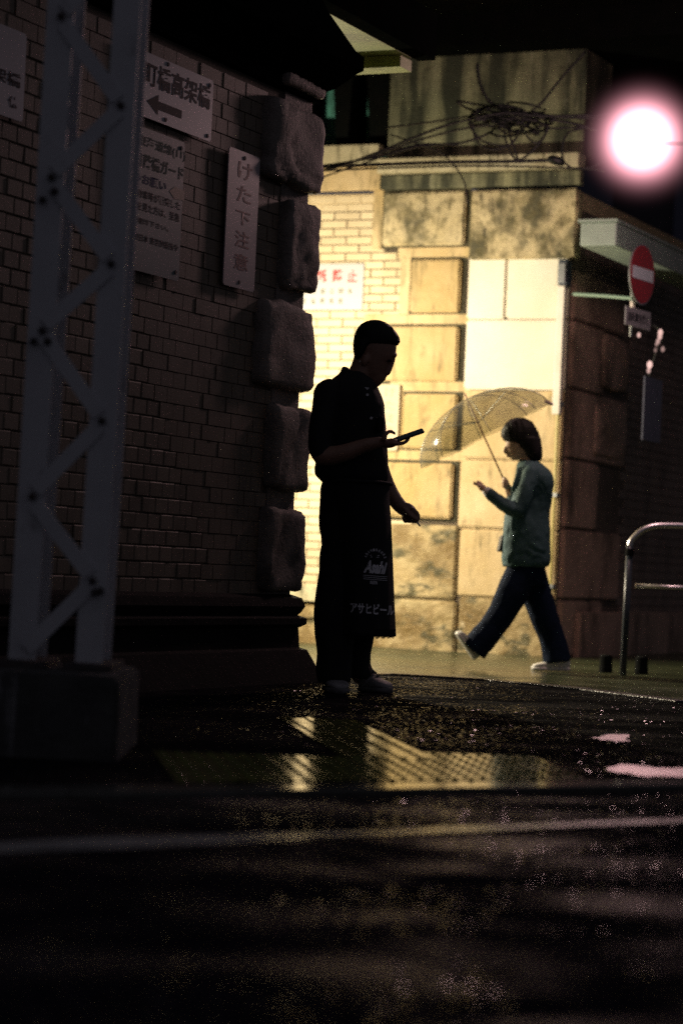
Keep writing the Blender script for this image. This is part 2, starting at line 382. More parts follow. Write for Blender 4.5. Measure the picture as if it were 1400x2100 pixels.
bm2('bracket', bm, M['iron_dark'], lamp)
ld = bpy.data.lights.new('globe_light', 'POINT'); ld.energy = 90; ld.color = (1, .62, .60); ld.shadow_soft_size = .2
lo = bpy.data.objects.new('globe_light', ld); COL.objects.link(lo); lo.location = LP + Vector((-.0, -.48, 0))
tagk(lo, kind='helper')
# alley lamp behind the near pier
AL = Vector((-1.45, 17.1, 2.15))
al = root('alley_lamp', AL, 'warm tube lamp behind the dark pier lighting the far wall', 'lamp')
bm = bmesh.new(); tube(bm, [AL-d2*.3+ZZ*.02, AL+d2*.3+ZZ*.02], .015, 12); bm2('tube', bm, emat('tube_white', (1, .87, .62), 14), al)
bm = bmesh.new(); vbox(bm, AL-d2*.5+ZZ*.04-d1*.24, d2*1.0, d1*.48, ZZ*.03); bm2('added_light_hood', bm, M['metal'], al)  # unseen hood, added to cut the tube's upward light
bm = bmesh.new(); vbox(bm, AL-d2*.02-d1*.01+ZZ*.09, d2*.03, d1*.03, ZZ*1.2); bm2('hanger', bm, M['iron_dark'], al)
ld = bpy.data.lights.new('alley_light', 'POINT'); ld.energy = 880; ld.color = (1, .86, .62); ld.shadow_soft_size = .12
lo = bpy.data.objects.new('alley_light', ld); COL.objects.link(lo); lo.location = AL - ZZ*.14; tagk(lo, kind='helper')

# ================================================================== GROUND
def sheet(name, pts, z, mt, kind='structure', thick=0):
    bm = bmesh.new(); vs = [bm.verts.new((p[0], p[1], z)) for p in pts]; bm.faces.new(vs)
    bmesh.ops.recalc_face_normals(bm, faces=bm.faces[:])
    if thick:
        r = bmesh.ops.extrude_face_region(bm, geom=bm.faces[:])
        for g in r['geom']:
            if isinstance(g, bmesh.types.BMVert): g.co.z -= thick
        bmesh.ops.recalc_face_normals(bm, faces=bm.faces[:])
    if all(f.normal.z < 0 for f in bm.faces):
        for f in bm.faces: f.normal_flip()
    o = bm2(name, bm, mt); o['kind'] = kind; return o
K0 = PZ(570, 1622); K1 = PZ(1400, 1612)
kd = (K1-K0).normalized(); kn = Vector((kd.y, -kd.x, 0))   # kn points to the camera side
def KL(s, off=0): return K0 + kd*s + kn*off
ZR = -.014
sheet('ground', [(-60, -20), (60, -20), (60, 120), (-60, 120)], -.06, M['road'])
road = sheet('road', [(-25, -10), (25, -10), tuple(KL(22, .55)[:2]), tuple(KL(-22, .55)[:2])], ZR, M['road'])
gut = sheet('gutter', [tuple(KL(-22, .55)[:2]), tuple(KL(22, .55)[:2]), tuple(KL(22, .0)[:2]), tuple(KL(-22, 0)[:2])], ZR+.0, M['apron'])
E0 = PZ(600, 1384, 0); E1 = PZ(800, 1384, 0); E2 = PZ(1000, 1396, 0); E3 = PZ(1200, 1416, 0); E4 = PZ(1400, 1441, 0)
far_edge = [(E4 + (E4-E3)*12), E4, E3, E2, E1, E0, E0+(E0-E1)*14]
pav = sheet('pavement', [tuple(KL(-14, -.18)[:2]), tuple(KL(22, -.18)[:2])] + [tuple(p[:2]) for p in far_edge], 0, M['asphalt'], thick=.055)
al_g = sheet('alley_road', [tuple((p-Vector((0, .3, 0)))[:2]) for p in far_edge[::-1]] + [(40, 30), (-40, 40)], -.03, M['alley'])
ed = root('edging', E1, 'thin wet edging stones where the rough asphalt meets the alley paving', 'edging'); ed['kind'] = 'structure'; del ed['category']
for (qa, qb) in zip(far_edge[1:-1], far_edge[2:]):
    dv = qb-qa; L_ = min(dv.length, 3); dv.normalize(); pn = Vector((-dv.y, dv.x, 0)); k_ = 0
    while k_*.5 < L_-.02:
        ln_ = min(.494, L_-k_*.5); bm = bmesh.new(); vbox(bm, qa+dv*(k_*.5)-pn*.045+ZZ*-.04, dv*ln_, pn*.09, ZZ*(.052+random.uniform(-.003, .003))); bevel(bm, .006, 2); bmesh.ops.recalc_face_normals(bm, faces=bm.faces[:])
        bm2('edging_stone', bm, M['kerb_pink'], ed); k_ += 1
# kerb stones along the line
kb = root('kerb', KL(0), 'low wet kerb stones edging the pavement in front of the tactile paving', 'kerb'); kb['kind'] = 'structure'
del kb['category']
for i in range(-7, 9):
    bm = bmesh.new(); vbox(bm, KL(i*.6+.002, -.176)+ZZ*-.055, kd*.596, kn*.172, ZZ*.058); bevel(bm, .004, 2)
    bm2('kerb_stone', bm, M['kerb'], kb)
# worn white edge line on the road
bm = bmesh.new()
G0 = PZ(100, 1738, ZR); G1 = PZ(1100, 1697, ZR); gd = (G1-G0).normalized(); gn = Vector((gd.y, -gd.x, 0))
prev = None
for i in range(-30, 120):
    s = i*.06; p = G0 + gd*s; wdt = (.075 if s < .62 else .034)+.012*noise.noise(Vector((s*3, 0, 0)))
    a = bm.verts.new((p+gn*wdt).to_2d().to_3d()+ZZ*(ZR+.004)); b = bm.verts.new((p-gn*(wdt+.012*noise.noise(Vector((s*3, 5, 0))))).to_2d().to_3d()+ZZ*(ZR+.004))
    if prev: bm.faces.new((prev[0], a, b, prev[1]))
    prev = (a, b)
for f in bm.faces:
    f.normal_update()
    if f.normal.z < 0: f.normal_flip()
o = bm2('road_marking', bm, M['line']); o['kind'] = 'structure'
# puddles
def puddle(pts, z, seed, label):
    pts = pts; c = sum((PZ(*p, z) for p in pts), Vector())/len(pts)
    ps = spline([PZ(*p, z) for p in pts+[pts[0]]], 16)[:-1]
    bm = bmesh.new(); vs = []
    for p in ps:
        k = 1+.30*noise.noise(p*14+Vector((seed, 0, 0)))+.15*noise.noise(p*45); vs.append(bm.verts.new((c+(p-c)*k).to_2d().to_3d()+ZZ*(z+.004)))
    f = bm.faces.new(vs); f.normal_update()
    if f.normal.z < 0: f.normal_flip()
    bmesh.ops.triangulate(bm, faces=bm.faces[:])
    o = bm2('puddle', bm, M['puddle']); o['kind'] = 'structure'; o['label'] = label
puddle([(1245, 1578), (1275, 1571), (1330, 1574), (1360, 1578), (1460, 1576), (1470, 1596), (1340, 1594), (1290, 1590), (1262, 1584)], 0, 1, 'larger puddle at the right by the kerb')
puddle([(1220, 1515), (1250, 1508), (1290, 1509), (1282, 1517), (1292, 1522), (1240, 1521)], 0, 2, 'small puddle on the asphalt at the right')

# tactile paving: dotted tiles along the kerb, ribbed tiles leading away
tac = root('tactile_paving', PZ(800, 1590), 'yellow ribbed and dotted tactile paving tiles on the pavement by the kerb', 'tactile paving'); tac['kind'] = 'structure'
del tac['category']
ga = Vector((.14, -.99, 0)).normalized(); gb = Vector((.99, .14, 0)).normalized()
def tile_mesh(kind, clipfns, o):
    S = .297; bm = bmesh.new()
    vbox(bm, Vector((-S/2, -S/2, -.02)), Vector((S, 0, 0)), Vector((0, S, 0)), ZZ*.026)
    if kind == 'dot':
        for i in range(6):
            for j in range(3):
                x = (i-2.5)*.0495; y = (j-1)*.0995
                r1 = [bm.verts.new((x+.0115*math.cos(t*math.pi/4), y+.0115*math.sin(t*math.pi/4), .0055)) for t in range(8)]
                r2 = [bm.verts.new((x+.0055*math.cos(t*math.pi/4), y+.0055*math.sin(t*math.pi/4), .0125)) for t in range(8)]
                for t in range(8): bm.faces.new((r1[t], r1[(t+1) % 8], r2[(t+1) % 8], r2[t]))
                bm.faces.new(r2)
    else:
        for i in range(4):
            x = (i-1.5)*.074
            a = [bm.verts.new((x+sx, sy, z)) for (sx, sy, z) in ((-.016, -.14, .0055), (.016, -.14, .0055), (.016, .14, .0055), (-.016, .14, .0055))]
            b = [bm.verts.new((x+sx, sy, z)) for (sx, sy, z) in ((-.010, -.134, .011), (.010, -.134, .011), (.010, .134, .011), (-.010, .134, .011))]
            for t in range(4): bm.faces.new((a[t], a[(t+1) % 4], b[(t+1) % 4], b[t]))
            bm.faces.new(b)
    R = Matrix((gb, -ga, ZZ)).transposed().to_4x4(); R.translation = o
    for v in bm.verts: v.co = R @ v.co
    for (pp, nn) in clipfns:
        bmesh.ops.bisect_plane(bm, geom=bm.verts[:]+bm.edges[:]+bm.faces[:], plane_co=pp, plane_no=nn, clear_outer=True)
    return bm
T0 = PZ(752, 1491); Tr = PZ(1222, 1611)
rgt = PZ(1070, 1543); rdir = (Tr-rgt).normalized(); rn = Vector((-rdir.y, rdir.x, 0))
if rn.x < 0: rn = -rn
for i in range(-3, 6):
    for j in range(-1, 9):
        c = T0 - gb*.15 + ga*(.15+.3*j) + gb*(.3*i)
        px, py = proj(c)
        s = (c-K0).dot(kn)
        if s > .12-.13: pass
        if (c-K0).dot(kn) > .05: continue
        dist = -(c-K0).dot(kn)
        strip = i == 0
        if strip and dist < 2.6: kind = 'bar' if dist > .95 else 'dot'
        elif dist < .98 and i > -3: kind = 'dot'
        else: continue
        if (c-rgt).dot(rn) > .12: continue
        bm = tile_mesh(kind, [(KL(0, -.178), kn), (rgt, rn)], c+ZZ*0)
        if len(bm.faces) < 3: bm.free(); continue
        bm2('paving_tile', bm, M['tile'], tac)

# ================================================================== NEAR PIER (left)
pier = root('brick_pier', FL.at(-.5, 0), 'dark near railway pier of pale brick with rough stone corner blocks on the left', 'bridge pier')
bm = bmesh.new(); fbox(bm, FL, -9, 0, -.05, 3.75, -2.6, 0); bm2('wall_core', bm, M['mortar'], pier)
QZ = []
zpm = lambda y, D=12.25, x=625: P(x, y, D).z
for i, (yt, yb, xl) in enumerate([(236, 398, 533), (423, 604, 566), (632, 805, 517), (838, 1010, 541), (1046, 1216, 527)]):
    QZ.append((zpm(yb), zpm(yt), FL.uv(xl, (yt+yb)/2)[0]))
QZ.insert(0, (zpm(205), zpm(150)+.25, FL.uv(560, 180)[0]))
def rough_block(name, F, F2, u0_, z0, z1, prot, mt, parent, seed, wid=.42):
    """rock-faced corner stone wrapping the corner: rounded, pitted"""
    bm = bmesh.new()
    bmesh.ops.create_cube(bm, size=2)
    bmesh.ops.subdivide_edges(bm, edges=bm.edges[:], cuts=13, use_grid_fill=True)
    lu = (prot-u0_); cu = (u0_+prot)/2; lz = z1-z0
    for v in bm.verts:
        x, y, z = v.co
        # rounded box
        e = 11
        k = (abs(x)**e+abs(y)**e+abs(z)**e)**(1/e); k = max(k, 1e-6)
        s = max(abs(x), abs(y), abs(z))/k
        s = .15+.85*s if s < 1 else 1
        q = Vector((x, y, z))*s
        uu = cu+q.x*lu/2; zz = (z0+z1)/2+q.z*lz/2; nn_ = prot-wid/2+q.y*wid/2
        p = F.at(uu, zz, nn_)
        nz = noise.fractal(p*4+Vector((seed*7.3, 0, 0)), .8, 2.1, 5)
        nr = (F.u*x*abs(x)**3+F.n*y*abs(y)**3+ZZ*z*abs(z)**3)
        if nr.length > 0: nr.normalize()
        cr = noise.noise(p*2.3+Vector((seed*3.1, 4, 0)))
        crack = -.02*max(0, 1-abs(cr)*14)
        v.co = p+nr*(nz*.020+crack)+Vector((nz, nz, nz))*.002
    return bm2(name, bm, mt, parent, True)
for i, (z0, z1, ul) in enumerate(QZ):
    rough_block('quoin_stone', FL, None, ul, z0, z1, .075, M['quoin'], pier, i)
# plain corner strips between the blocks
bm = bmesh.new(); fbox(bm, FL, -.30, .012, .38, 3.0, -.3, .012); bm2('corner_strip', bm, M['quoin'], pier)
def brickwork(F, u0_, u1_, z0, z1, blen, hh, skip, mt, parent, cap=300, n_out=.007, joint=.008, off0=0):
    bs = []; row = 0; z = z0
    while z+hh <= z1+.001:
        u = u0_ - (blen/2 if row % 2 else 0) + off0
        while u < u1_:
            a, b = max(u, u0_), min(u+blen, u1_)
            if b-a > .03:
                cu, cz = (a+b)/2, z+hh/2
                if not any(s0-.0 < cu < s1 and t0 < cz < t1 for s0, s1, t0, t1 in skip): bs.append((a, b, z, z+hh))
            u += blen
        z += hh; row += 1
    def size(b):
        p = proj(F.at((b[0]+b[1])/2, b[2]+hh/2)); q0 = proj(F.at(b[0], b[2])); q1 = proj(F.at(b[1], b[3]))
        ar = abs((q1[0]-q0[0])*(q1[1]-q0[1]))
        inside = 0 < p[0] < 1400 and 0 < p[1] < 2100
        return ar if inside else ar*1e-3
    bs.sort(key=size, reverse=True)
    cache = {}
    rest = bmesh.new()
    for k, (a, b, za, zb) in enumerate(bs):
        j = joint/2; pr = n_out+random.uniform(-.003, .003)
        if k < cap:
            key = (round(b-a, 3), k % 4)
            if key not in cache:
                bm = bmesh.new(); w2 = (b-a)/2-j; h2 = hh/2-j; c = .004
                back = [bm.verts.new(F.u*x+ZZ*y) for x, y in ((-w2, -h2), (w2, -h2), (w2, h2), (-w2, h2))]
                jit = lambda: random.uniform(-.0012, .0012)
                mid = [bm.verts.new(F.u*(x+jit())+ZZ*(y+jit())+F.n*(n_out-.004)) for x, y in ((-w2, -h2), (w2, -h2), (w2, h2), (-w2, h2))]
                fr = [bm.verts.new(F.u*x+ZZ*y+F.n*(n_out+jit()*.7)) for x, y in ((-w2+c, -h2+c), (w2-c, -h2+c), (w2-c, h2-c), (-w2+c, h2-c))]
                for t in range(4):
                    bm.faces.new((back[t], back[(t+1) % 4], mid[(t+1) % 4], mid[t])); bm.faces.new((mid[t], mid[(t+1) % 4], fr[(t+1) % 4], fr[t]))
                bm.faces.new(fr); bmesh.ops.recalc_face_normals(bm, faces=bm.faces[:])
                if sum(f.calc_area() for f in bm.faces if f.normal.dot(F.n) > .9) < 1e-5: bmesh.ops.reverse_faces(bm, faces=bm.faces[:])
                me = bpy.data.meshes.new('brick'); bm.to_mesh(me); bm.free(); me.materials.append(mt); cache[key] = me
            o = bpy.data.objects.new('brick', cache[key]); COL.objects.link(o); o.parent = parent
            o.location = F.at((a+b)/2, (za+zb)/2, pr-n_out) - parent.location
            o.rotation_euler = (random.uniform(-.01, .01), random.uniform(-.006, .006), random.uniform(-.012, .012))
        else:
            fbox(rest, F, a+j, b-j, za+j, zb-j, -.001, pr)
    if len(bs) > cap:
        bmesh.ops.recalc_face_normals(rest, faces=rest.faces[:])
        o = bm2('far_bricks', rest, mt, parent); o['kind'] = 'stuff'
    else: rest.free()
skip = [(ul+.02, 9, z0, z1) for z0, z1, ul in QZ] + [(-.29, 9, -1, 9)]
ZPL = zpm(1232)
brickwork(FL, -4.2, 0, ZPL+.02, 3.0, .118, .0735, skip, M['brick'], pier, joint=.005)
# plinth: moulding + battered base
bm = bmesh.new()
prof = [(0.012, ZPL+.03), (.06, ZPL+.012), (.075, ZPL-.03), (.06, ZPL-.06), (.05, ZPL-.075), (.085, ZPL-.09), (.085, ZPL-.12), (.055, ZPL-.14), (.06, ZPL-.24), (.09, .16), (.16, .0), (.17, -.05)]
def prof_ring(bm, prof, ulen, wn, close=False):
    L1 = [bm.verts.new(FL.at(-ulen, z, p)) for p, z in prof]
    L2 = [bm.verts.new(FL.at(p, z, p)) for p, z in prof]
    L3 = [bm.verts.new(FL.at(p, z, -wn)) for p, z in prof]
    for a, b in ((L1, L2), (L2, L3)):
        for i in range(len(prof)-1): bm.faces.new((a[i], a[i+1], b[i+1], b[i]))
prof_ring(bm, prof, 9, 2.5); bmesh.ops.recalc_face_normals(bm, faces=bm.faces[:])
for e in range(1): bmesh.ops.subdivide_edges(bm, edges=[e for e in bm.edges if abs(e.calc_length()) > 1], cuts=40, use_grid_fill=True)
for v in bm.verts:
    nz = noise.fractal(v.co*5, .8, 2, 4); v.co += Vector((nz, nz, 0))*.008
o = bm2('plinth', bm, mat('dark_plinth_stone', (.018, .015, .014), (.010, .009, .009), 6, .9, spec=.15, bump=.6, bscale=30), pier)  # plinth stone darker than the wall above
bm = bmesh.new()
prof_ring(bm, [(.0, 2.97), (.04, 2.975), (.05, 3.03), (.10, 3.06), (.18, 3.15), (.205, 3.17), (.205, 3.24), (.17, 3.27), (.06, 3.45), (.03, 3.52), (0, 3.52), (-.3, 3.52)], 9, 2.5)
bmesh.ops.recalc_face_normals(bm, faces=bm.faces[:])
bm2('cornice', bm, M['iron_dark'], pier)

# signs on the near pier ------------------------------------------------
def wall_sign(F, corners, name, label, cat, mt, n=.03, th=.006):
    """corners in photo pixels: tl, tr, br, bl -> upright rectangle on the wall"""
    tl, tr, br, bl = [F.uv(*c) for c in corners]
    ua, ub = (tl[0]+bl[0])/2, (tr[0]+br[0])/2; zt, zb = (tl[1]+tr[1])/2, (bl[1]+br[1])/2
    r = root(name, F.at(ua, zb, n), label, cat)
    bm = bmesh.new(); fbox(bm, F, ua, ub, zb, zt, n, n+th); bmesh.ops.bevel(bm, geom=[e for e in bm.edges if abs((e.verts[0].co-e.verts[1].co).dot(F.n)) > th*.9], offset=.008, segments=2, affect='EDGES')
    bm2('panel', bm, mt, r)
    fn = lambda u, v: F.at(ua+u, zb+v, n+th+.0012)
    return r, fn, ub-ua, zt-zb
def screws(fn, spots, parent, F):
    for u, v in spots:
        bm = bmesh.new(); c = fn(u, v); ring_ = ring(bm, c+F.n*.003, F.u*.009, ZZ*.009, 8); bm.faces.new(ring_)
        r2_ = ring(bm, c-F.n*.002, F.u*.011, ZZ*.011, 8); skin(bm, [r2_, ring_], False)
        bm2('screw', bm, M['rivet'], parent)
r, fn, w_, h_ = wall_sign(FL, [(262, 95), (425, 168), (418, 296), (262, 228)], 'wall_sign', 'grey white sign with black characters over a left pointing arrow on the dark pier', 'sign', M['sign'])
lettering('町橋高架橋', fn, w_*.86, h_*.38, M['ink'], r, bold=.02, du=w_*.11, dv=h_*.50)
bm = bmesh.new()
ar = [(.16, .26), (.30, .42), (.30, .32), (.60, .32), (.60, .19), (.30, .19), (.30, .10)]
bm.faces.new([bm.verts.new(fn(a*w_, b*h_)) for a, b in ar]); bm2('arrow', bm, M['ink'], r)
screws(fn, [(w_*.95, h_*.9), (w_*.95, h_*.08), (w_*.4, h_*.08), (w_*.4, h_*.95)], r, FL)
r, fn, w_, h_ = wall_sign(FL, [(256, 246), (368, 300), (350, 578), (244, 548)], 'notice_board', 'tall faded greenish notice board with many lines of characters beside the lattice post', 'sign', M['sign_green'])
lettering('東海道線(11)', fn, w_*.90, h_*.085, M['ink_green'], r, du=w_*.12, dv=h_*.86, bold=.015)
lettering('日蔭橋ガード', fn, w_*.90, h_*.10, M['ink_green'], r, du=w_*.10, dv=h_*.72, bold=.02)
lettering('◆お願い', fn, w_*.62, h_*.075, M['ink_blue'], r, du=w_*.06, dv=h_*.605, bold=.02)
lettering('自動車等が衝突した', fn, w_*.90, h_*.062, M['ink'], r, du=w_*.06, dv=h_*.505, bold=.015)
lettering('のを見た方は、至急', fn, w_*.90, h_*.062, M['ink'], r, du=w_*.06, dv=h_*.42, bold=.015)
lettering('御連絡下さい。', fn, w_*.70, h_*.062, M['ink'], r, du=w_*.06, dv=h_*.33, bold=.015)
lettering('JR東日本 東京施設指令', fn, w_*.92, h_*.06, M['ink'], r, du=w_*.04, dv=h_*.20, bold=.015)
bm = bmesh.new(); bm.faces.new([bm.verts.new(fn(a*w_, b*h_)) for a, b in ((.74, .62), (.84, .665), (1.03, .655), (1.03, .585), (.84, .575))]); bm2('tape_patch', bm, M['tape'], r)
screws(fn, [(w_*.93, h_*.06), (w_*.08, h_*.06), (w_*.93, h_*.95)], r, FL)
r, fn, w_, h_ = wall_sign(FL, [(458, 302), (517, 322), (511, 600), (443, 584)], 'warning_sign', 'narrow upright white sign with worn red brush characters beside the corner blocks', 'sign', M['sign_pink'])
for k, (ch, sz) in enumerate([('け', .13), ('た', .12), ('下', .10), ('注', .12), ('意', .12)]):
    lettering(ch, fn, w_*.46, h_*sz, M['ink_maroon'], r, du=w_*(.30), dv=h_*(.795-.165*k), bold=.012)
screws(fn, [(w_*.5, h_*.955), (w_*.5, h_*.045)], r, FL)
r, fn, w_, h_ = wall_sign(FL, [(-60, 40), (40, 62), (33, 247), (-60, 225)], 'wall_sign', 'grey sign with dark characters cut off by the left edge of the photo', 'sign', M['sign'])
lettering('架橋', fn, w_*.62, h_*.16, M['ink'], r, du=w_*.30, dv=h_*.36, bold=.02)
lettering('休', fn, w_*.22, h_*.13, M['ink'], r, du=w_*.66, dv=h_*.12, bold=.02)

# ================================================================== FAR ABUTMENT
ab = root('stone_abutment', FB.at(1, 0), 'brightly lit far railway abutment of cream brick and stained stone', 'bridge abutment')
uB = lambda px, py: FB.uv(px, py)
def zB(py, px=850): return FB.uv(px, py)[1]
bm = bmesh.new(); fbox(bm, FB, -6, UR-.002, -.06, zB(395), -5, 0); bm2('wall_core', bm, M['bmortar'], ab)
UQ = uB(800, 800)[0]; UC = uB(948, 800)[0]
blocks = [(790, 957, 395, 505, 'black_block'), (846, 947, 534, 642, 'bblock'), (776, 942, 671, 782, 'bblock'), (830, 939, 809, 921, 'bblock'), (783, 931, 950, 1062, 'bblock')]
bskip = []
def soft_block(name, F, a, b, z0, z1, out, mt, parent, seed, cuts=10, amp=.006):
    bm = bmesh.new(); vbox(bm, F.at(a, z0, -.03), F.u*(b-a), F.n*(out+.03), ZZ*(z1-z0))
    bmesh.ops.bevel(bm, geom=bm.edges[:], offset=.014, segments=2, affect='EDGES')
    bmesh.ops.subdivide_edges(bm, edges=[e for e in bm.edges if e.calc_length() > .1], cuts=cuts, use_grid_fill=True)
    for v in bm.verts:
        if (v.co-F.o).dot(F.n) > out*.3:
            nz = noise.fractal(v.co*6+Vector((seed, 0, 0)), .8, 2, 4); v.co += F.n*nz*amp
    return bm2(name, bm, mt, parent, False)
for k, (xl, xr, yt, yb, mk) in enumerate(blocks):
    a = uB(xl, (yt+yb)/2)[0]; b = uB(xr, (yt+yb)/2)[0]; z1 = zB(yt, (xl+xr)/2); z0 = zB(yb, (xl+xr)/2)
    soft_block('quoin_stone', FB, a, b, z0, z1, .055, M[mk], ab, k)
    frame_box('shadow_grime_joint', FB, a-.012, b+.03, z0-.02, z1+.022, .002, .012, M['grime_shadow_line'], ab)  # dark strip for joint grime plus the block's shadow edge, wider at right
    bskip.append((a-.02, 9, z0-.02, z1+.02))
    frame_box('joint_band', FB, a-.13, b+.10 if b+.1 < UC+.08 else UC+.08, z1+.024, z1+.10, .002, .022, M['bstone'], ab)
    frame_box('joint_band', FB, a-.10, a-.016, z0-.02, z1+.022, .002, .022, M['bstone'], ab)
ZBR = zB(395, 700); 
brickwork(FB, uB(540, 800)[0], UC, zB(1215, 700), ZBR, .228, .0665, bskip+[(UC-.42, 9, 0, zB(1075))], M['bbrick'], ab)
# column of stone below the quoins, and mossy foot
soft_block('foot_stone', FB, UC-.62, UC+.02, zB(1225), zB(1078)+.01, .035, M['lowstone'], ab, 9)
soft_block('foot_stone', FB, UC-.68, UC+.04, -.05, zB(1229), .05, M['lowstone'], ab, 10, amp=.012)
soft_block('foot_stone', FB, -1.6, UC-.69, .16, zB(1250), .05, M['lowstone'], ab, 11, amp=.012)
soft_block('foot_stone', FB, -1.6, UC-.69, -.05, .15, .06, M['lowstone'], ab, 12, amp=.012)
frame_box('foot_ledge', FB, -1.6, UC-.64, zB(1244), zB(1212), 0, .085, M['ledge'], ab, .008)
# smooth rendered part on the right with ashlar joints
URD = UR
def panel(a, b, zt, zb, mk, out=.03, nm='render_panel'):
    soft_block(nm, FB, a, b, zb, zt, out, M[mk], ab, a*3+zb, cuts=6, amp=.003)
UM = uB(1041, 590)[0]
panel(UC+.02, UM-.004, zB(520, 1000), zB(656, 1000)+.004, 'white_render', .04)
panel(UM+.004, UR-.004, zB(520, 1000), zB(656, 1000)+.004, 'white_render', .04)
panel(UC+.02, UR-.004, zB(656, 1000)-.004, zB(800, 1000)+.004, 'white_render', .036)
panel(UC+.02, UR-.004, zB(800, 1000)-.004, zB(943, 1000)+.004, 'bstone', .034)
panel(UC+.02, UR-.004, zB(943, 1000)-.004, zB(1085, 1000)+.004, 'bstone', .033, 'ashlar_stone')
panel(UC+.04, UR-.004, zB(1085, 1000)-.004, zB(1226, 1000)+.004, 'bstone', .031, 'ashlar_stone')
panel(UC+.06, UR-.004, zB(1226, 1000)-.004, -.05, 'lowstone', .033, 'ashlar_stone')
# overhanging stained concrete, ledges and mouldings
UR2 = uB(1190, 450)[0]
soft_block('fascia_stone', FB, UC+.04, UR2, zB(533, 1100), zB(392, 1100), .10, M['black_block'] , ab, 21, amp=.012)
frame_box('moulding', FB, uB(788, 370)[0], UR2+.01, zB(390), zB(362), 0, .085, M['concrete'], ab, .01)
frame_box('ledge', FB, uB(788, 370)[0], UR2+.02, zB(360), zB(330), 0, .16, M['ledge'], ab, .015)
frame_box('ledge', FB, -1.6, uB(786, 370)[0], zB(393, 700), zB(345, 700), 0, .06, M['bstone'], ab, .01)
frame_box('ledge', FB, -1.6, uB(786, 320)[0], zB(343, 700), zB(302, 700), 0, .10, M['ledge'], ab, .012)
bm = bmesh.new(); vbox(bm, FB.at(uB(800, 230)[0], zB(328), -.6), FB.u*(UR2-uB(800, 230)[0]), FB.n*.62, ZZ*(4.75-zB(328)))
bmesh.ops.subdivide_edges(bm, edges=[e for e in bm.edges if e.calc_length() > .7], cuts=20, use_grid_fill=True)
for v in bm.verts: v.co += FB.n*noise.fractal(v.co*4, .8, 2, 4)*.01
bm2('concrete_beam', bm, M['concrete'], ab)
# recessed iron bearings at the upper left
frame_box('bearing_back', FB, -1.6, uB(803, 230)[0]-.005, zB(300, 700), 4.75, -.55, -.5, M['iron_teal'], ab)
for xa, xb in ((598, 628), (688, 722), (757, 801)):
    a = uB(xa, 220)[0]; b = uB(xb, 220)[0]
    bm = bmesh.new()
    za, zc = zB(300, 700), 4.72
    vs = [(a+.02, za), (b-.03, za), (b, zc), (a-.05, zc)]
    f = [bm.verts.new(FB.at(u, z, .0)) for u, z in vs]; g = [bm.verts.new(FB.at(u, z, -.35)) for u, z in vs]
    bm.faces.new(f); bm.faces.new(g[::-1])
    for t in range(4): bm.faces.new((f[t], g[t], g[(t+1) % 4], f[(t+1) % 4]))
    bmesh.ops.recalc_face_normals(bm, faces=bm.faces[:]); bm2('bearing_post', bm, M['iron_dark'], ab)
for xa, xb in ((640, 682), (724, 750)):
    a = uB(xa, 220)[0]; b = uB(xb, 220)[0]
    bm = bmesh.new(); fbox(bm, FB, a, b, zB(300, 700)+.06, 4.6, -.49, -.25); bevel(bm, .03); bm2('bearing_rib', bm, M['iron_teal'], ab)
# bright little poster between the man and the blocks
r, fn, w_, h_ = wall_sign(FB, [(783, 789), (824, 789), (820, 925), (777, 925)], 'faded_poster', 'faded upright white sign with pale pink strokes beside the stone blocks behind the man', 'sign', mat('faded_white_sign', (.46, .37, .23), rough=.6), n=.045)
pk = mat('faded_pink_ink', (.46, .28, .2), rough=.7)
for k, ch in enumerate('けた注意'): lettering(ch, fn, w_*.5, h_*.15, pk, r, du=w_*.28, dv=h_*(.80-.19*k), bold=.02)
r, fn, w_, h_ = wall_sign(FB, [(585, 542), (748, 542), (745, 636), (582, 636)], 'wall_sign', 'bright white sign with red characters over two grey lines behind the corner blocks', 'sign', M['sign_white'], n=.014)
wpx = w_/163
lettering('貼', fn, 22*wpx, h_*.28, M['ink_red'], r, du=34*wpx, dv=h_*.60, bold=.03)
lettering('紙', fn, 22*wpx, h_*.28, M['ink_red'], r, du=66*wpx, dv=h_*.60, bold=.03)
lettering('禁', fn, 21*wpx, h_*.28, M['ink_red'], r, du=99*wpx, dv=h_*.60, bold=.03)
lettering('止', fn, 20*wpx, h_*.26, M['ink_red'], r, du=130*wpx, dv=h_*.60, bold=.015)
for k, ch in enumerate('東京都公園条'): lettering(ch, fn, 9*wpx, h_*.12, M['ink_grey'], r, du=(40+18.5*k)*wpx, dv=h_*.34, bold=.02)
for k, ch in enumerate('新橋駅長室'): lettering(ch, fn, 9*wpx, h_*.12, M['ink_grey'], r, du=(40+18.5*k)*wpx, dv=h_*.13, bold=.02)

# receding end face (right)
bm = bmesh.new(); fbox(bm, FR, .0, 14, -.06, 3.45, -3, -.0); bm2('end_wall_core', bm, M['mortar'], ab)
zs = [FR.uv(1190, y)[1] for y in (560, 663, 803, 946, 1087, 1230, 1345)]
for k in range(len(zs)-1):
    ln = FR.uv([1262, 1225, 1274, 1222, 1272, 1240][k], 900)[0]
    soft_block('ashlar_stone', FR, .03, ln, zs[k+1]+.006, zs[k]-.006, .035, M['rstone'], ab, 40+k, amp=.006)
def bump_block(a, b, z0, z1, sd):
    rough_block('quoin_stone', Frame(FR.at(b, 0), d1, d2), None, a-b, z0, z1, .06, M['rstone'], ab, sd, wid=.2)
for (xa, xb, ya, yb) in ((1222, 1268, 690, 800), (1212, 1272, 830, 942)):
    a = FR.uv(xa, 800)[0]; b = FR.uv(xb, 800)[0]
    bump_block(a, b, FR.uv(1245, yb)[1], FR.uv(1245, ya)[1], 30+xa)
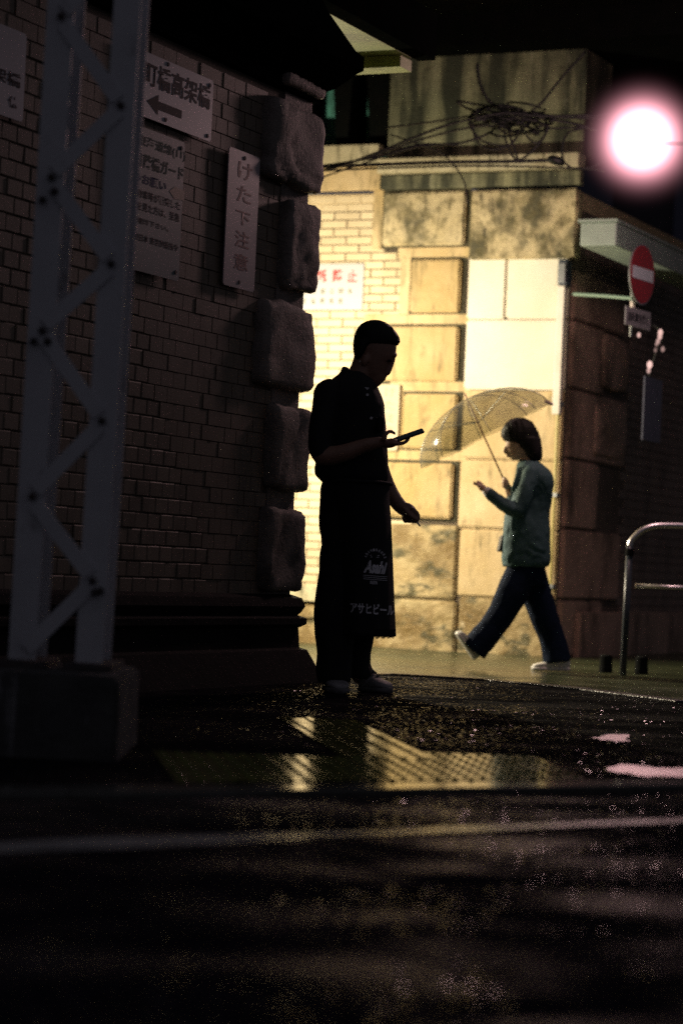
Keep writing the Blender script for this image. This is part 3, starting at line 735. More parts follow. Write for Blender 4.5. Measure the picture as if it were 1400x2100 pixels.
brickwork(FR, .35, 4.2, .3, 3.3, .236, .0735, [(-1, FR.uv(1276, 900)[0]+.02, 0, 2.9)], mat('brown_brick', (.20, .15, .12), (.14, .105, .085), 4, .7, rand=.15, bump=.2, stains=[((.02, .017, .013), 2, (1, 1, .6), .5, .75, .8)]), ab, cap=0)
frame_box('end_plinth', FR, .36, 6, -.05, .32, 0, .08, M['rstone'], ab, .01)

# bridge deck ---------------------------------------------------------------
br = root('railway_bridge', FB.at(0, 4.7), 'dark iron railway bridge spanning overhead with a lit green underside', 'bridge')
bm = bmesh.new(); fbox(bm, FB, -8, 8, 4.66, 6.4, -5, .35); bm2('deck_beam', bm, M['iron_dark'], br)
E_a = plane(663, 25, Vector((0, 0, 3.52)), ZZ); E_b = plane(842, 122, Vector((0, 0, 3.52)), ZZ)
uo = (E_b-FL.o).dot(d1); no = (E_b-FL.o).dot(d2)
frame_box('soffit_plate', FL, -9, uo, 3.53, 3.58, -3, no, M['soffit'], br)
frame_box('cross_flange', FL, uo-.10, uo+.06, 3.46, 3.525, -3, no-.02, M['soffit'], br)
frame_box('outer_girder', FL, -9, uo+.10, 3.532, 3.80, no+.003, no+.11, M['iron_dark'], br)
frame_box('upper_deck', FL, -9, 8, 4.9, 5.2, -6, no+.05, M['iron_dark'], br)

# pipes, brackets and things along the far corner --------------------------
pp = root('drain_pipe', FB.at(UR, 0, .1), 'thin ochre pipe running down the corner of the lit far wall', 'pipe')
bm = bmesh.new(); pa = FB.at(UR-.02, .05, .09); pb = FB.at(UR-.02, zB(600, 1165), .09); tube(bm, [pa, pb], .014); bm2('pipe', bm, M['pipe_yellow'], pp)
for z in (.5, 1.2, 1.9):
    frame_box('clip', FB, UR-.045, UR+.005, z, z+.03, .04, .11, M['metal'], pp)
wp = root('cable_cover', FB.at(UR-.06, 1.8, .1), 'bright white cable cover strip at the top of the lit corner', 'cable cover')
a = uB(1148, 700)[0]; b = uB(1163, 700)[0]
frame_box('cover', FB, a, b, zB(852, 1150), zB(590, 1165), .06, .12, M['pipe_white'], wp, .006)
jb = root('junction_box', FB.at(UR, 2.7, .1), 'small dark junction box fixed at the corner above the white strip', 'junction box')
frame_box('box', FB, uB(1157, 560)[0], uB(1176, 560)[0], zB(590, 1165), zB(537, 1165), .04, .16, M['rail_dark'], jb, .01)
frame_box('lid', FB, uB(1160, 560)[0], uB(1173, 560)[0], zB(585, 1165), zB(545, 1165), .162, .17, M['metal'], jb, .004)
# sheet metal canopy
cn = root('canopy', FR.at(.3, 3.2), 'pale green sheet metal canopy box projecting at the dark corner', 'canopy')
CD = 17.4
c0 = P(1188, 503, CD); c1_ = P(1262, 503, CD-.12); h = P(1262, 455, CD-.12).z - c1_.z
ex = (c1_-c0); ex.z = 0
bm = bmesh.new(); vbox(bm, Vector((c0.x, c0.y, c1_.z)), ex, d1*3.0, ZZ*h); bevel(bm, .012); bm2('box', bm, M['canopy'], cn)
bm = bmesh.new(); vbox(bm, Vector((c0.x, c0.y, c1_.z+h))-ex*.05-d1*.03, ex*1.10, d1*3.06, ZZ*.02); bm2('lid', bm, M['canopy'], cn)

# no entry sign -------------------------------------------------------------
SD = 17.0
sc_ = P(1315, 563, SD); sp = root('no_entry_sign', sc_, 'round red no entry sign with white bar turned away to the right', 'road sign')
px_m = FPX/SD; Rr = 62/px_m
sn = Vector((math.sin(rad(59)), -math.cos(rad(59)), 0)); su = Vector((math.cos(rad(59)), math.sin(rad(59)), 0))
def disc(name, r, n0, n1, mt, parent, seg=48, bar=None):
    bm = bmesh.new()
    r1 = ring(bm, sc_+sn*n0, su*r, ZZ*r, seg); r2 = ring(bm, sc_+sn*n1, su*r, ZZ*r, seg); skin(bm, [r1, r2]); bmesh.ops.recalc_face_normals(bm, faces=bm.faces[:])
    return bm2(name, bm, mt, parent)
disc('rim', Rr, -.008, .004, M['metal'], sp); disc('face', Rr*.965, .0045, .007, M['red_sign'], sp)
bm = bmesh.new(); vbox(bm, sc_-su*Rr*.83-ZZ*Rr*.19+sn*.0085, su*Rr*1.66, sn*.002, ZZ*Rr*.40); bm2('white_bar', bm, M['white_bar'], sp)
pl = root('supplementary_plate', P(1306, 653, SD), 'small white plate with dark characters under the red road sign', 'sign')
c = P(1306, 653, SD); hw = 33/px_m/math.cos(rad(59))*.98; hh_ = 19/px_m
bm = bmesh.new(); vbox(bm, c-su*hw-ZZ*hh_, su*2*hw, sn*.006, ZZ*2*hh_); bm2('plate', bm, mat('dull_white_plate', (.26, .26, .27), rough=.5), pl)
lettering('自転車を除く', lambda u, v: c-su*hw*.8-ZZ*hh_*.55+su*u+ZZ*v+sn*.0075, hw*1.6, hh_*1.1, M['ink'], pl, bold=.03)
arm = root('sign_bracket', P(1180, 603, 17.6), 'thin pale bracket arm holding the round red sign off the wall', 'bracket')
bm = bmesh.new(); tube(bm, [P(1176, 603, 17.7), P(1240, 607, 17.35), P(1296, 612, 17.02)], .013)
bm2('arm', bm, mat('green_grey_steel', (.16, .24, .19), rough=.5), arm)
bm = bmesh.new(); tube(bm, [P(1297, 520, 17.03), P(1292, 690, 17.03)], .010); bm2('post', bm, M['metal'], arm)
bm = bmesh.new(); vbox(bm, P(1291, 618, 16.97), su*.04, sn*.02, ZZ*-.05); bm2('clamp', bm, M['pipe_white'], arm)
# pink highlights on the wall imitated by small glowing balls; poster further right
gl = root('pink_highlights', P(1345, 700, 17.5), 'cluster of small glowing balls imitating pink highlights right of the road sign', 'lights')
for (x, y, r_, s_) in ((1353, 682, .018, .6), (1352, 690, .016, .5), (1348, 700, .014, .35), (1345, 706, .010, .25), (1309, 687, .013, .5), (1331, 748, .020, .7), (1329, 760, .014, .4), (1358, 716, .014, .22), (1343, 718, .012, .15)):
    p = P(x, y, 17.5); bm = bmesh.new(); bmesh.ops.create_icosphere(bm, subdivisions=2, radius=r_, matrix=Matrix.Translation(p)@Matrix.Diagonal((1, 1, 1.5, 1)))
    bm2('glow_ball', bm, emat('pink_highlight_glow', (1, .62, .55), s_*1.6), gl, True)
bm = bmesh.new(); tube(bm, spline([P(1303, 672, 17.5), P(1340, 668, 17.5), P(1356, 690, 17.5), P(1345, 720, 17.5), P(1330, 770, 17.5)]), .006); bm2('added_wire', bm, M['cable'], gl)  # added thread joining the glowing highlight balls
fp = Frame(P(1330, 840, 17.3), d1, d2)
ps = root('poster', P(1335, 830, 17.3), 'tall dim blue grey poster on the dark wall below the small pink highlights', 'poster')
a_, b_ = fp.uv(1316, 840)[0], fp.uv(1352, 840)[0]
frame_box('sheet', fp, a_, b_, P(1335, 905, 17.3).z, P(1335, 775, 17.3).z, 0, .012, M['poster'], ps)

# handrail at the right -----------------------------------------------------
RD = 15.6
hr = root('hoop_barrier', PZ(1285, 1368, -.03), 'bent steel tube barrier with two rails at the right edge', 'barrier')
def RP(x, y, k=0): return P(x, y, RD+k)
top = [RP(1290, 1120), RP(1293, 1110), RP(1303, 1098), RP(1317, 1087), RP(1335, 1080), RP(1356, 1077.5), RP(1400, 1078), RP(1480, 1081), RP(1640, 1089)]
bm = bmesh.new(); tube(bm, spline(top, 5), .019, 14); bm2('top_rail', bm, M['steel'], hr, True)
bm = bmesh.new(); tube(bm, [RP(1302, 1201), RP(1400, 1205), RP(1640, 1216)], .013, 12); bm2('lower_rail', bm, M['steel'], hr, True)
g = RP(1277, 1368); g.z = -.03
for tx in ((RP(1290, 1121), g), (RP(1640, 1090), RP(1630, 1372))):
    bm = bmesh.new(); tube(bm, [tx[0], tx[1]], .022, 14); bm2('post', bm, M['rail_dark'], hr, True)
bm = bmesh.new(); tube(bm, [RP(1291, 1125), RP(1289, 1140)], .028, 14); bm2('collar', bm, M['rubber'], hr)
for nm, x, lab in (('rubber_block', 1241, 'low dark rubber stub on the wet alley left of the barrier'), ('rubber_block', 1314, 'low dark rubber stub under the right end of the barrier')):
    b0 = P(x, 1372, 15.9); b0.z = -.03
    bm = bmesh.new(); rings = [ring(bm, b0+ZZ*z, Vector((r_, 0, 0)), Vector((0, r_, 0)), 16) for z, r_ in ((0, .045), (.03, .045), (.05, .042), (.11, .042), (.12, .03))]
    skin(bm, rings); bmesh.ops.recalc_face_normals(bm, faces=bm.faces[:]); o = bm2(nm, bm, M['rubber']); tagk(o, lab, 'bollard')

# far dark building ----------------------------------------------------------
fb_ = root('far_building', (6, 34, 0), 'dark building in the night beyond the abutment at the upper right', 'building')
bm = bmesh.new(); vbox(bm, Vector((1.9, 33, -.05)), Vector((14, 0, 0)), Vector((0, 5, 0)), ZZ*22); bm2('wall', bm, M['far'], fb_)
bw = mat('dim_blue_glass', (.03, .035, .07), rough=.3)
for xx in (3.0, 4.4, 5.8):
    for zz in (2.6, 5.2, 7.8):
        bm = bmesh.new(); vbox(bm, Vector((xx, 32.95, zz)), Vector((.55, 0, 0)), Vector((0, .06, 0)), ZZ*1.5); bm2('window', bm, bw, fb_)

# cables ---------------------------------------------------------------------
CBD = 17.3
def cable(pts, r_, lab, D=CBD, parent=None, nm='cable'):
    bm = bmesh.new(); tube(bm, spline([P(p[0], p[1], (p[2] if len(p) > 2 else D)) for p in pts], 7), r_, 6)
    o = bm2(nm, bm, M['cable'], parent, True)
    if lab: tagk(o, lab, 'cable')
    return o
cable([(620, 360), (700, 340), (780, 310), (900, 262), (985, 240), (1040, 232), (1110, 238), (1215, 236)], .010, 'black cable rising from the corner blocks to the tangle, highest on the left', 17.2)
cable([(620, 348), (720, 334), (850, 290), (960, 262), (1040, 258)], .008, 'black cable just below the highest one left of the tangle')
cable([(625, 343), (790, 337), (900, 333), (1050, 331), (1140, 328)], .013, 'thick black cable ending in a fat plug near the ledge')
cable([(630, 352), (800, 344), (980, 340), (1200, 346), (1240, 352)], .007, 'thin black cable running level along the pale ledge')
cable([(625, 345), (760, 325), (860, 300), (950, 292), (1010, 270)], .009, 'black cable sagging under the tangle from the left')
cable([(790, 262), (900, 248), (990, 236), (1090, 240), (1250, 244)], .007, 'thin cable entering the tangle from the dark bearings')
cable([(978, 130), (982, 165), (1000, 205), (1040, 228), (1100, 240), (1180, 255), (1225, 268)], .012, 'black cable dropping from the bridge into the tangle')
cable([(1090, 228), (1115, 205), (1150, 160), (1200, 105)], .009, 'black cable slanting up right from the tangle to the bridge')
cable([(1200, 262), (1165, 272), (1152, 300), (1155, 330), (1175, 345), (1210, 343), (1240, 330)], .008, 'black cable looping down beside the pink lamp')
cable([(800, 276), (870, 300), (915, 322), (950, 370), (958, 420)], .006, 'thin cable crossing down over the stained block')
cable([(620, 378), (700, 350), (760, 330), (860, 296), (950, 300)], .006, 'thin low cable leaving the corner blocks')
pg = root('cable_plug', P(1138, 329, CBD), 'fat black cable plug in front of the pale ledge', 'plug')
bm = bmesh.new(); tube(bm, [P(1122, 326, CBD), P(1132, 327, CBD), P(1148, 332, CBD), P(1156, 336, CBD)], [.02, .034, .034, .016], 10); bm2('body', bm, M['cable'], pg, True)
tg = root('cable_tangle', P(1040, 240, CBD), 'dense tangle of black cables with hanging loops in front of the concrete', 'cables')
rnd = random.Random(5)
for k in range(17):
    cx = rnd.uniform(975, 1100); cy = rnd.uniform(222, 262); rx = rnd.uniform(15, 62); ry = rnd.uniform(4, 20); ph = rnd.uniform(0, 6.28); tl = rnd.uniform(-.3, .3)
    pts = []
    for t in range(9):
        q = ph+t*.75; x = rx*math.cos(q); y = ry*math.sin(q)+rnd.uniform(-4, 4)
        pts.append((cx+x*math.cos(tl)-y*math.sin(tl), cy+x*math.sin(tl)+y*math.cos(tl), CBD+rnd.uniform(-.12, .12)))
    cable(pts, rnd.uniform(.006, .012), None, parent=tg, nm='loop')
for pts in ([(968, 250), (975, 285), (1000, 306), (1040, 300), (1060, 280)], [(1030, 250), (1040, 300), (1062, 328), (1100, 300), (1125, 262)],
            [(1040, 262), (1055, 310), (1066, 335)], [(1060, 250), (1090, 290), (1112, 285), (1124, 255), (1140, 240)], [(962, 240), (965, 262), (990, 290), (1035, 300)],
            [(1090, 240), (1125, 262), (1160, 262), (1205, 260)], [(1050, 226), (1120, 236), (1200, 240), (1250, 232)]):
    cable(pts, .0085, None, parent=tg, nm='loop')

# ================================================================== LATTICE POST (foreground left)
PD = 7.25
lp = root('lattice_post', P(120, 1350, PD), 'grey painted lattice steel post with zigzag bars and rivets at the left edge', 'post')
lt, lb = (126, 0), (46, 1338); rt, rb = (262, 0), (183, 1345)
def lerp(a, b, y):
    t = (y-a[1])/(b[1]-a[1]); return a[0]+(b[0]-a[0])*t
wleg = 56/FPX*PD
for (a, b) in ((lt, lb), (rt, rb)):
    A0 = P(lerp(a, b, b[1]+14), b[1]+14, PD); A1 = P(lerp(a, b, -60), -60, PD)
    ax = (A1-A0)
    for dd, nm in ((0, 'leg'), (.27, 'leg')):
        bm = bmesh.new(); X = Vector((wleg, 0, 0)); Y = Vector((0, .012, 0))
        off = Vector((-wleg/2, dd, 0)) if dd == 0 else Vector((-wleg/2, dd, 0))
        vbox(bm, A0+off, X, Y, ax)
        inner = wleg-.010 if a is lt else 0.0
        vbox(bm, A0+off+Vector((inner if a is rt else 0, .0125 if dd == 0 else -.06, 0)), Vector((.010, 0, 0)), Vector((0, .06, 0)), ax)
        bm2(nm, bm, M['post'], lp)
nodesL = [35, 365, 680, 1020, 1345]; nodesR = [-125, 215, 540, 862, 1190]
def barpx(x0, y0, x1, y1, D, wpx=31):
    a = P(x0, y0, D); b = P(x1, y1, D); v = b-a; n_ = Vector((-v.z, 0, v.x)).normalized()*(wpx/FPX*D)
    bm = bmesh.new(); vbox(bm, a-n_/2, v, Vector((0, .008, 0)), n_); bmesh.ops.recalc_face_normals(bm, faces=bm.faces[:]); bm2('lacing_bar', bm, M['post'], lp)
def riv(x, y, D):
    c = P(x, y, D); bm = bmesh.new()
    rs = [ring(bm, c+Vector((0, -k, 0)), Vector((r_, 0, 0)), ZZ*r_, 12) for k, r_ in ((0, .0125), (.006, .0115), (.011, .007))]
    skin(bm, rs); bmesh.ops.recalc_face_normals(bm, faces=bm.faces[:]); bm2('rivet', bm, M['rivet'], lp, True)
for Dd, vis in ((PD-.009, True), (PD+.285, False)):
    sx = 0 if vis else 12
    for i in range(5):
        yl = nodesL[i]; xl = lerp(lt, lb, yl)+8
        if i < 5: barpx(lerp(rt, rb, nodesR[i])-8, nodesR[i]+12, xl, yl-14, Dd)
        if i < 4: barpx(xl, yl+14, lerp(rt, rb, nodesR[i+1])-8, nodesR[i+1]-12, Dd+.0015)
for y in nodesL[:4]:
    riv(lerp(lt, lb, y)+2, y-2, PD-.012)
for y in nodesR[1:]:
    riv(lerp(rt, rb, y)-2, y+1, PD-.012)
for x, y in ((88, 410), (112, 392), (98, 700), (70, 700), (195, 1215), (206, 1212)): riv(x, y, PD-.012)
# footing
ft = root('concrete_footing', PZ(130, 1560, -.0), 'chipped concrete footing block under the lattice post', 'footing')
zt = P(140, 1382, PD-.25).z; xr = P(244, 1450, PD-.28).x
bm = bmesh.new(); vbox(bm, Vector((xr-1.0, PD-.28, -.05)), Vector((1.0, 0, 0)), Vector((0, .72, 0)), ZZ*(zt+.05))
bmesh.ops.bevel(bm, geom=bm.edges[:], offset=.012, segments=2, affect='EDGES')
bmesh.ops.subdivide_edges(bm, edges=[e for e in bm.edges if e.calc_length() > .2], cuts=16, use_grid_fill=True)
for v in bm.verts:
    nz = noise.fractal(v.co*9, .8, 2, 4); v.co += Vector((nz, nz, nz))*.005
bm2('block', bm, M['base'], ft)
for a, b in ((lt, lb), (rt, rb)):
    p = P(b[0], 1352, PD)
    bm = bmesh.new(); vbox(bm, Vector((p.x-.075, PD-.05, zt+.001)), Vector((.15, 0, 0)), Vector((0, .42, 0)), ZZ*.02); bm2('base_plate', bm, M['rivet'], ft)

# ================================================================== MAN
DM = 11.45; pm = FPX/DM
mc = P(700, 1412, DM)
man = root('person', Vector((mc.x, DM, 0)), 'man in black shirt and long dark apron reading a phone in silhouette by the corner', 'person')
def S(bm, secs, D, n=24, e=2.2):
    rs = []
    for s in secs:
        y, xl, xr, dh = s[:4]; dd = s[4] if len(s) > 4 else 0
        c = P((xl+xr)/2, y, D+dd); a = P(xr, y, D+dd)-c
        rs.append(ring(bm, c, Vector((a.length, 0, 0)), Vector((0, -dh, 0)), n, e))
    skin(bm, rs)
def T(bm, pts, D, n=12, flat=1.0, k=4, endball=True):
    """pts: (x, y, depth offset, radius m)"""
    q = [Vector((*P(a, b, D+c), )) for a, b, c, r_ in pts]; rr = [p[3] for p in pts]
    sp_ = spline(q, k); out = []
    for i in range(len(sp_)):
        t = i/k; j = min(int(t), len(rr)-2); f = t-j; f = f*f*(3-2*f); out.append(rr[j]*(1-f)+rr[j+1]*f)
    tube(bm, sp_, out, n, flat)
    for e_, r_ in ((sp_[0], out[0]), (sp_[-1], out[-1]))[:2 if endball else 1]:
        bmesh.ops.create_icosphere(bm, subdivisions=2, radius=r_*.98, matrix=Matrix.Translation(e_))
def ball(bm, x, y, dd, D, rx, ry, rz, rot=0):
    c = P(x, y, D+dd)
    bmesh.ops.create_icosphere(bm, subdivisions=3, radius=1, matrix=Matrix.Translation(c)@Matrix.Rotation(rot, 4, 'Y')@Matrix.Diagonal((rx, ry, rz, 1)))
# body
bm = bmesh.new()
S(bm, [(661, 755, 785, .03), (668, 742, 797, .052), (680, 733, 807, .068), (692, 730, 812, .074), (704, 729, 813, .076), (715, 729, 812.5, .076), (724, 731, 811, .074),
       (731, 733, 809.5, .072), (737, 735, 806, .070), (745, 736, 800, .067), (752, 738, 797, .064), (760, 740, 793, .060), (767, 742, 789.5, .056), (773, 745, 790, .050),
       (779, 748, 788.5, .046), (785, 752, 783, .040), (790, 757, 778, .032), (794.5, 764, 773, .018)], DM, 28, 2.1)
T(bm, [(806, 735, -.012, .012), (802, 748, -.014, .012), (796, 761, -.015, .015), (793, 765, -.015, .015)], DM, 10)      # nose
T(bm, [(788, 771.5, -.012, .011), (787, 777, -.012, .011)], DM, 8)                                            # lips
T(bm, [(809, 729, -.035, .008), (811, 728, -.012, .009), (809, 729, .02, .008)], DM, 8)                      # brow
ball(bm, 748, 738, -.072, DM, .017, .010, .030, rad(12)); ball(bm, 748, 737, .074, DM, .017, .010, .030, rad(12))  # ears
T(bm, [(752, 728, 0, .06), (745, 752, 0, .058), (735, 778, 0, .062), (725, 800, 0, .075)], DM, 18)          # neck
S(bm, [(790, 675, 765, .13), (820, 655, 778, .16), (870, 655, 780, .15), (950, 660, 780, .135), (1000, 665, 780, .15), (1060, 664, 780, .16), (1110, 668, 775, .13)], DM, 24)
T(bm, [(692, 1060, -.05, .085), (690, 1180, -.07, .068), (684, 1250, -.07, .058), (684, 1390, -.07, .045)], DM, 14)
T(bm, [(745, 1060, .08, .085), (742, 1180, .10, .068), (735, 1250, .10, .058), (738, 1385, .11, .045)], DM, 14)
# near arm with the phone
T(bm, [(676, 815, -.13, .055), (662, 870, -.17, .052), (657, 925, -.20, .047), (668, 935, -.215, .048), (705, 929, -.235, .042), (745, 914, -.245, .033), (778, 907, -.25, .027)], DM, 14)
ball(bm, 799, 909, -.25, DM, .044, .034, .023, rad(-12))
PHN = [(0, -.016), (1, .006), (2, .028), (3, .05)]
for k, (q, dz) in enumerate(PHN):
    T(bm, [(806, 909, -.25+dz-.015, .0105), (823, 909.5, -.245+dz, .010), (834, 904, -.24+dz, .009), (838-k*1.5, 897.5, -.235+dz, .008)], DM, 8)
T(bm, [(786, 900, -.285, .013), (792, 889, -.290, .0105), (801, 884.5, -.275, .0095), (809, 889.5, -.265, .008)], DM, 8)     # thumb over the screen
# far arm, hand with cigarette
T(bm, [(752, 815, .15, .055), (765, 880, .19, .05), (775, 950, .20, .046), (796, 1004, .17, .041), (814, 1031, .14, .036), (826, 1044, .13, .033)], DM, 14)
ball(bm, 837, 1049, .125, DM, .050, .030, .038, rad(42))
for k, (x0, y0, x1, y1, x2, y2, x3, y3) in enumerate([(846, 1044, 857, 1056, 855, 1068, 847, 1070), (842, 1046, 851, 1060, 848, 1070, 839, 1067), (836, 1049, 843, 1064, 839, 1070, 832, 1065), (831, 1050, 834, 1065, 831, 1070, 826, 1062)]):
    z = .095+k*.016
    T(bm, [(x0, y0, z, .0115), (x1, y1, z, .0105), (x2, y2, z, .0095), (x3, y3, z, .0085)], DM, 8)
T(bm, [(829, 1045, .09, .013), (842, 1058, .08, .011), (851, 1064, .082, .0095), (856, 1068, .088, .008)], DM, 8)
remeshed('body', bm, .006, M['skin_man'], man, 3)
# hair
bm = bmesh.new()
S(bm, [(656.5, 762, 779, .02), (660, 750, 790, .042), (665, 741, 798, .058), (672, 734, 806, .070), (681, 729, 813.5, .079), (690, 726, 819, .083), (699, 724.3, 820.5, .083), (706, 723.8, 816, .080), (709, 725, 806, .070)], DM, 28, 2.15)
S(bm, [(700, 724, 780, .080), (712, 723.6, 762, .079), (724, 724.6, 752, .074), (734, 726.5, 744, .064), (741, 729, 738, .04)], DM, 24, 2.1)
for k in range(26):
    t = rnd.uniform(0, 1); x = 805+t*16; y = 672+t*30; ball(bm, x-3, y, rnd.uniform(-.05, .05), DM, .006, .012, .006)
remeshed('hair', bm, .0045, M['hair'], man, 2)
for nm, x, dd in (('eye', 801, -.046),):
    bm = bmesh.new(); ball(bm, 799, 740, -.050, DM, .012, .010, .006); bm2(nm, bm, M['hair'], man, True)
bm = bmesh.new(); ball(bm, 737.5, 741.5, -.080, DM, .004, .004, .004); bm2('earring', bm, M['pipe_white'], man, True)
# shirt
bm = bmesh.new()
S(bm, [(762, 699, 742, .075), (768, 695, 752, .10), (778, 684, 766, .135), (790, 668, 775, .165), (800, 659, 778, .18), (811, 650, 782, .19), (828, 645.5, 787, .195), (850, 646, 788, .19), (880, 648, 790, .185),
       (925, 649, 793.5, .18), (950, 646, 796.5, .185), (967, 643, 798.5, .19), (977, 645, 797.5, .19), (984, 652, 795, .182), (991, 659, 790, .17), (995, 668, 780, .15)], DM, 30, 2.4)
T(bm, [(674, 806, -.12, .07), (663, 850, -.165, .062), (657, 895, -.19, .058), (657, 922, -.205, .058), (666, 931, -.21, .053)], DM, 16)
T(bm, [(752, 815, .13, .07), (762, 870, .17, .062), (770, 905, .19, .058)], DM, 16)
T(bm, [(711, 762, -.045, .014), (706, 757, 0, .015), (712, 760, .045, .014)], DM, 10)
T(bm, [(711, 762, -.045, .014), (735, 775, -.07, .015), (760, 789, -.045, .014), (766, 796, -.01, .012)], DM, 10)
T(bm, [(712, 760, .045, .014), (735, 774, .07, .015), (766, 794, .02, .012)], DM, 10)
ball(bm, 779, 870, -.16, DM, .024, .02, .045)
o = remeshed('shirt', bm, .0075, M['shirt'], man, 3)
for v in o.data.vertices:
    nz = noise.fractal(v.co*Vector((9, 9, 4)) if False else Vector((v.co.x*7, v.co.y*7, v.co.z*5)), .7, 2, 3); v.co += v.normal*nz*.005
for x, y in ((753, 809.5), (761, 857)):
    bm = bmesh.new(); c = P(x, y, DM-.192 if y > 830 else DM-.183); r1 = ring(bm, c, Vector((.0065, 0, 0)), ZZ*.0065, 12); r2 = ring(bm, c+Vector((0, .012, 0)), Vector((.007, 0, 0)), ZZ*.007, 12); skin(bm, [r1, r2]); bmesh.ops.recalc_face_normals(bm, faces=bm.faces[:])
    bm2('button', bm, M['print'], man)
bm = bmesh.new(); bm.faces.new([bm.verts.new(P(x, y, DM-.172)) for x, y in ((747, 794), (757, 795), (753, 800))]); bm2('undershirt', bm, M['print'], man)
# trousers
bm = bmesh.new()
S(bm, [(985, 664, 785, .16), (1004, 657, 788, .17), (1034, 654.5, 788, .175), (1069, 653, 785, .18), (1090, 655.5, 780, .17), (1108, 661, 775, .15)], DM, 26)
S(bm, [(1060, 654, 738, .115, -.05), (1092, 656, 737, .11, -.055), (1108, 660.5, 736, .11, -.06), (1140, 655, 735, .105, -.06), (1180, 653, 732, .105, -.07), (1220, 645.5, 730, .105, -.07), (1262, 641, 728, .105, -.07),
       (1300, 643.5, 726, .10, -.07), (1340, 649.5, 723, .095, -.07), (1372, 646.5, 722, .095, -.07), (1388, 649, 722, .095, -.07), (1400, 653, 720, .09, -.07)], DM, 26)
S(bm, [(1060, 700, 786, .115, .07), (1120, 698, 785, .11, .08), (1200, 695, 780, .105, .10), (1300, 694, 768, .10, .10), (1340, 697, 760.5, .095, .10), (1364, 698, 761, .09, .10), (1380, 700, 770, .09, .10), (1390, 703, 774, .085, .10)], DM, 26)
o = remeshed('trousers', bm, .008, M['trousers'], man, 3)
for v in o.data.vertices:
    nz = noise.fractal(Vector((v.co.x*9, v.co.y*9, v.co.z*3)), .7, 2, 3); v.co += v.normal*nz*.006
# apron: curved cloth wrapped round the hips, open at the back
def apron_edge(y):
    tab = [(988, 798), (1000, 796), (1025, 796), (1060, 799), (1120, 801.5), (1240, 806), (1302, 809)]
    for (a, xa), (b, xb) in zip(tab, tab[1:]):
        if y <= b: return xa+(xb-xa)*(y-a)/(b-a)
    return tab[-1][1]
def AP(th, y, off=0.0):
    xr = apron_edge(y); hx = 62/pm; dp = .215; t = (y-988)/314
    c = P(xr-62, y, DM-.0); fold = 1+.012*math.sin(th*11)*t
    return c + Vector(((hx*fold+off)*math.cos(th), -(dp*fold+off)*math.sin(th), 0))
bm = bmesh.new(); NT, NY = 64, 40; g = []
for j in range(NY+1):
    y = 988+(1302-988)*j/NY; row = []
    for i in range(NT+1):
        th = rad(-52)+(rad(158)-rad(-52))*i/NT; row.append((bm.verts.new(AP(th, y, .006)), bm.verts.new(AP(th, y, .001))))
    g.append(row)
for j in range(NY):
    for i in range(NT):
        a, b, c, d = g[j][i], g[j][i+1], g[j+1][i+1], g[j+1][i]
        bm.faces.new((a[0], b[0], c[0], d[0])); bm.faces.new((a[1], d[1], c[1], b[1]))
for i in range(NT):
    bm.faces.new((g[0][i][0], g[0][i][1], g[0][i+1][1], g[0][i+1][0])); bm.faces.new((g[NY][i][0], g[NY][i+1][0], g[NY][i+1][1], g[NY][i][1]))
for j in range(NY):
    for i in (0, NT): bm.faces.new((g[j][i][0], g[j+1][i][0], g[j+1][i][1], g[j][i][1]))
bmesh.ops.recalc_face_normals(bm, faces=bm.faces[:])
apn = bm2('apron', bm, M['apron_cloth'], man, True)
def on_apron(px, py):
    """photo position -> cloth surface"""
    xr = apron_edge(py); cx = xr-62; c = max(-1, min(1, (px-cx)/63.8)); return AP(math.acos(c), py, .0075)
lean = .045
def ap_text(s, x0, y0, w_px, h_px, **k): return lettering(s, lambda u, v: on_apron(x0+u+lean*(v), y0-v+.035*u), w_px, h_px, M['print'], man, 'print', **k)
ap_text('アサヒビール', 718, 1256, 87, 22, bold=.03)
ap_text('Asahi', 744, 1174, 46, 26, bold=.045, ital=.35)
ap_text('BEER', 757, 1196, 15, 6.5, bold=.02)
for k in range(3):
    bm = bmesh.new(); vs = []
    y = 1178.5+k*3.6
    for i in range(9): x = 743.5+i*5.9; vs.append((bm.verts.new(on_apron(x, y+.035*(x-743))), bm.verts.new(on_apron(x, y+.9+.035*(x-743)))))
    for a, b in zip(vs, vs[1:]): bm.faces.new((a[0], b[0], b[1], a[1]))
    bm2('print', bm, M['print'], man)
for k, ch in enumerate('ASAHIBEERS'):
    th = rad(165-k*150/9); cx, cy = 767.5, 1146; x = cx+20*math.cos(th); y = cy-20*math.sin(th)*.95
    def fn(u, v, x=x, y=y, th=th):
        q = th-math.pi/2; du_, dv_ = u-1.7, v-2.6
        return on_apron(x+du_*math.cos(q)+dv_*math.sin(-q)*1.0, y-(du_*math.sin(q)+dv_*math.cos(q)))
    lettering(ch, fn, 3.4, 5.2, M['print'], man, 'print', bold=.02)
for (x0, x1, y) in ((757, 776, 1137.5), (758, 775, 1141)):
    bm = bmesh.new(); bm.faces.new([bm.verts.new(on_apron(a, b)) for a, b in ((x0, y), (x1, y), (x1, y+1.2), (x0, y+1.2))]); bm2('print', bm, M['print'], man)
bm = bmesh.new(); ww = [AP(rad(t), 990, .012) for t in range(-50, 300, 10)]; tube(bm, ww, .008, 6); bm2('apron_tie', bm, M['shirt'], man, True)
bm = bmesh.new()
for k in range(46):
    x = 766+k*.9; p = on_apron(x, 1300); q = p+Vector((rnd.uniform(-.004, .004), rnd.uniform(-.003, .003), -rnd.uniform(.006, .016))); tube(bm, [p+ZZ*.03, p, q], .0012, 4)
o = bm2('fringe', bm, M['apron_cloth'], man); o['kind'] = 'stuff'
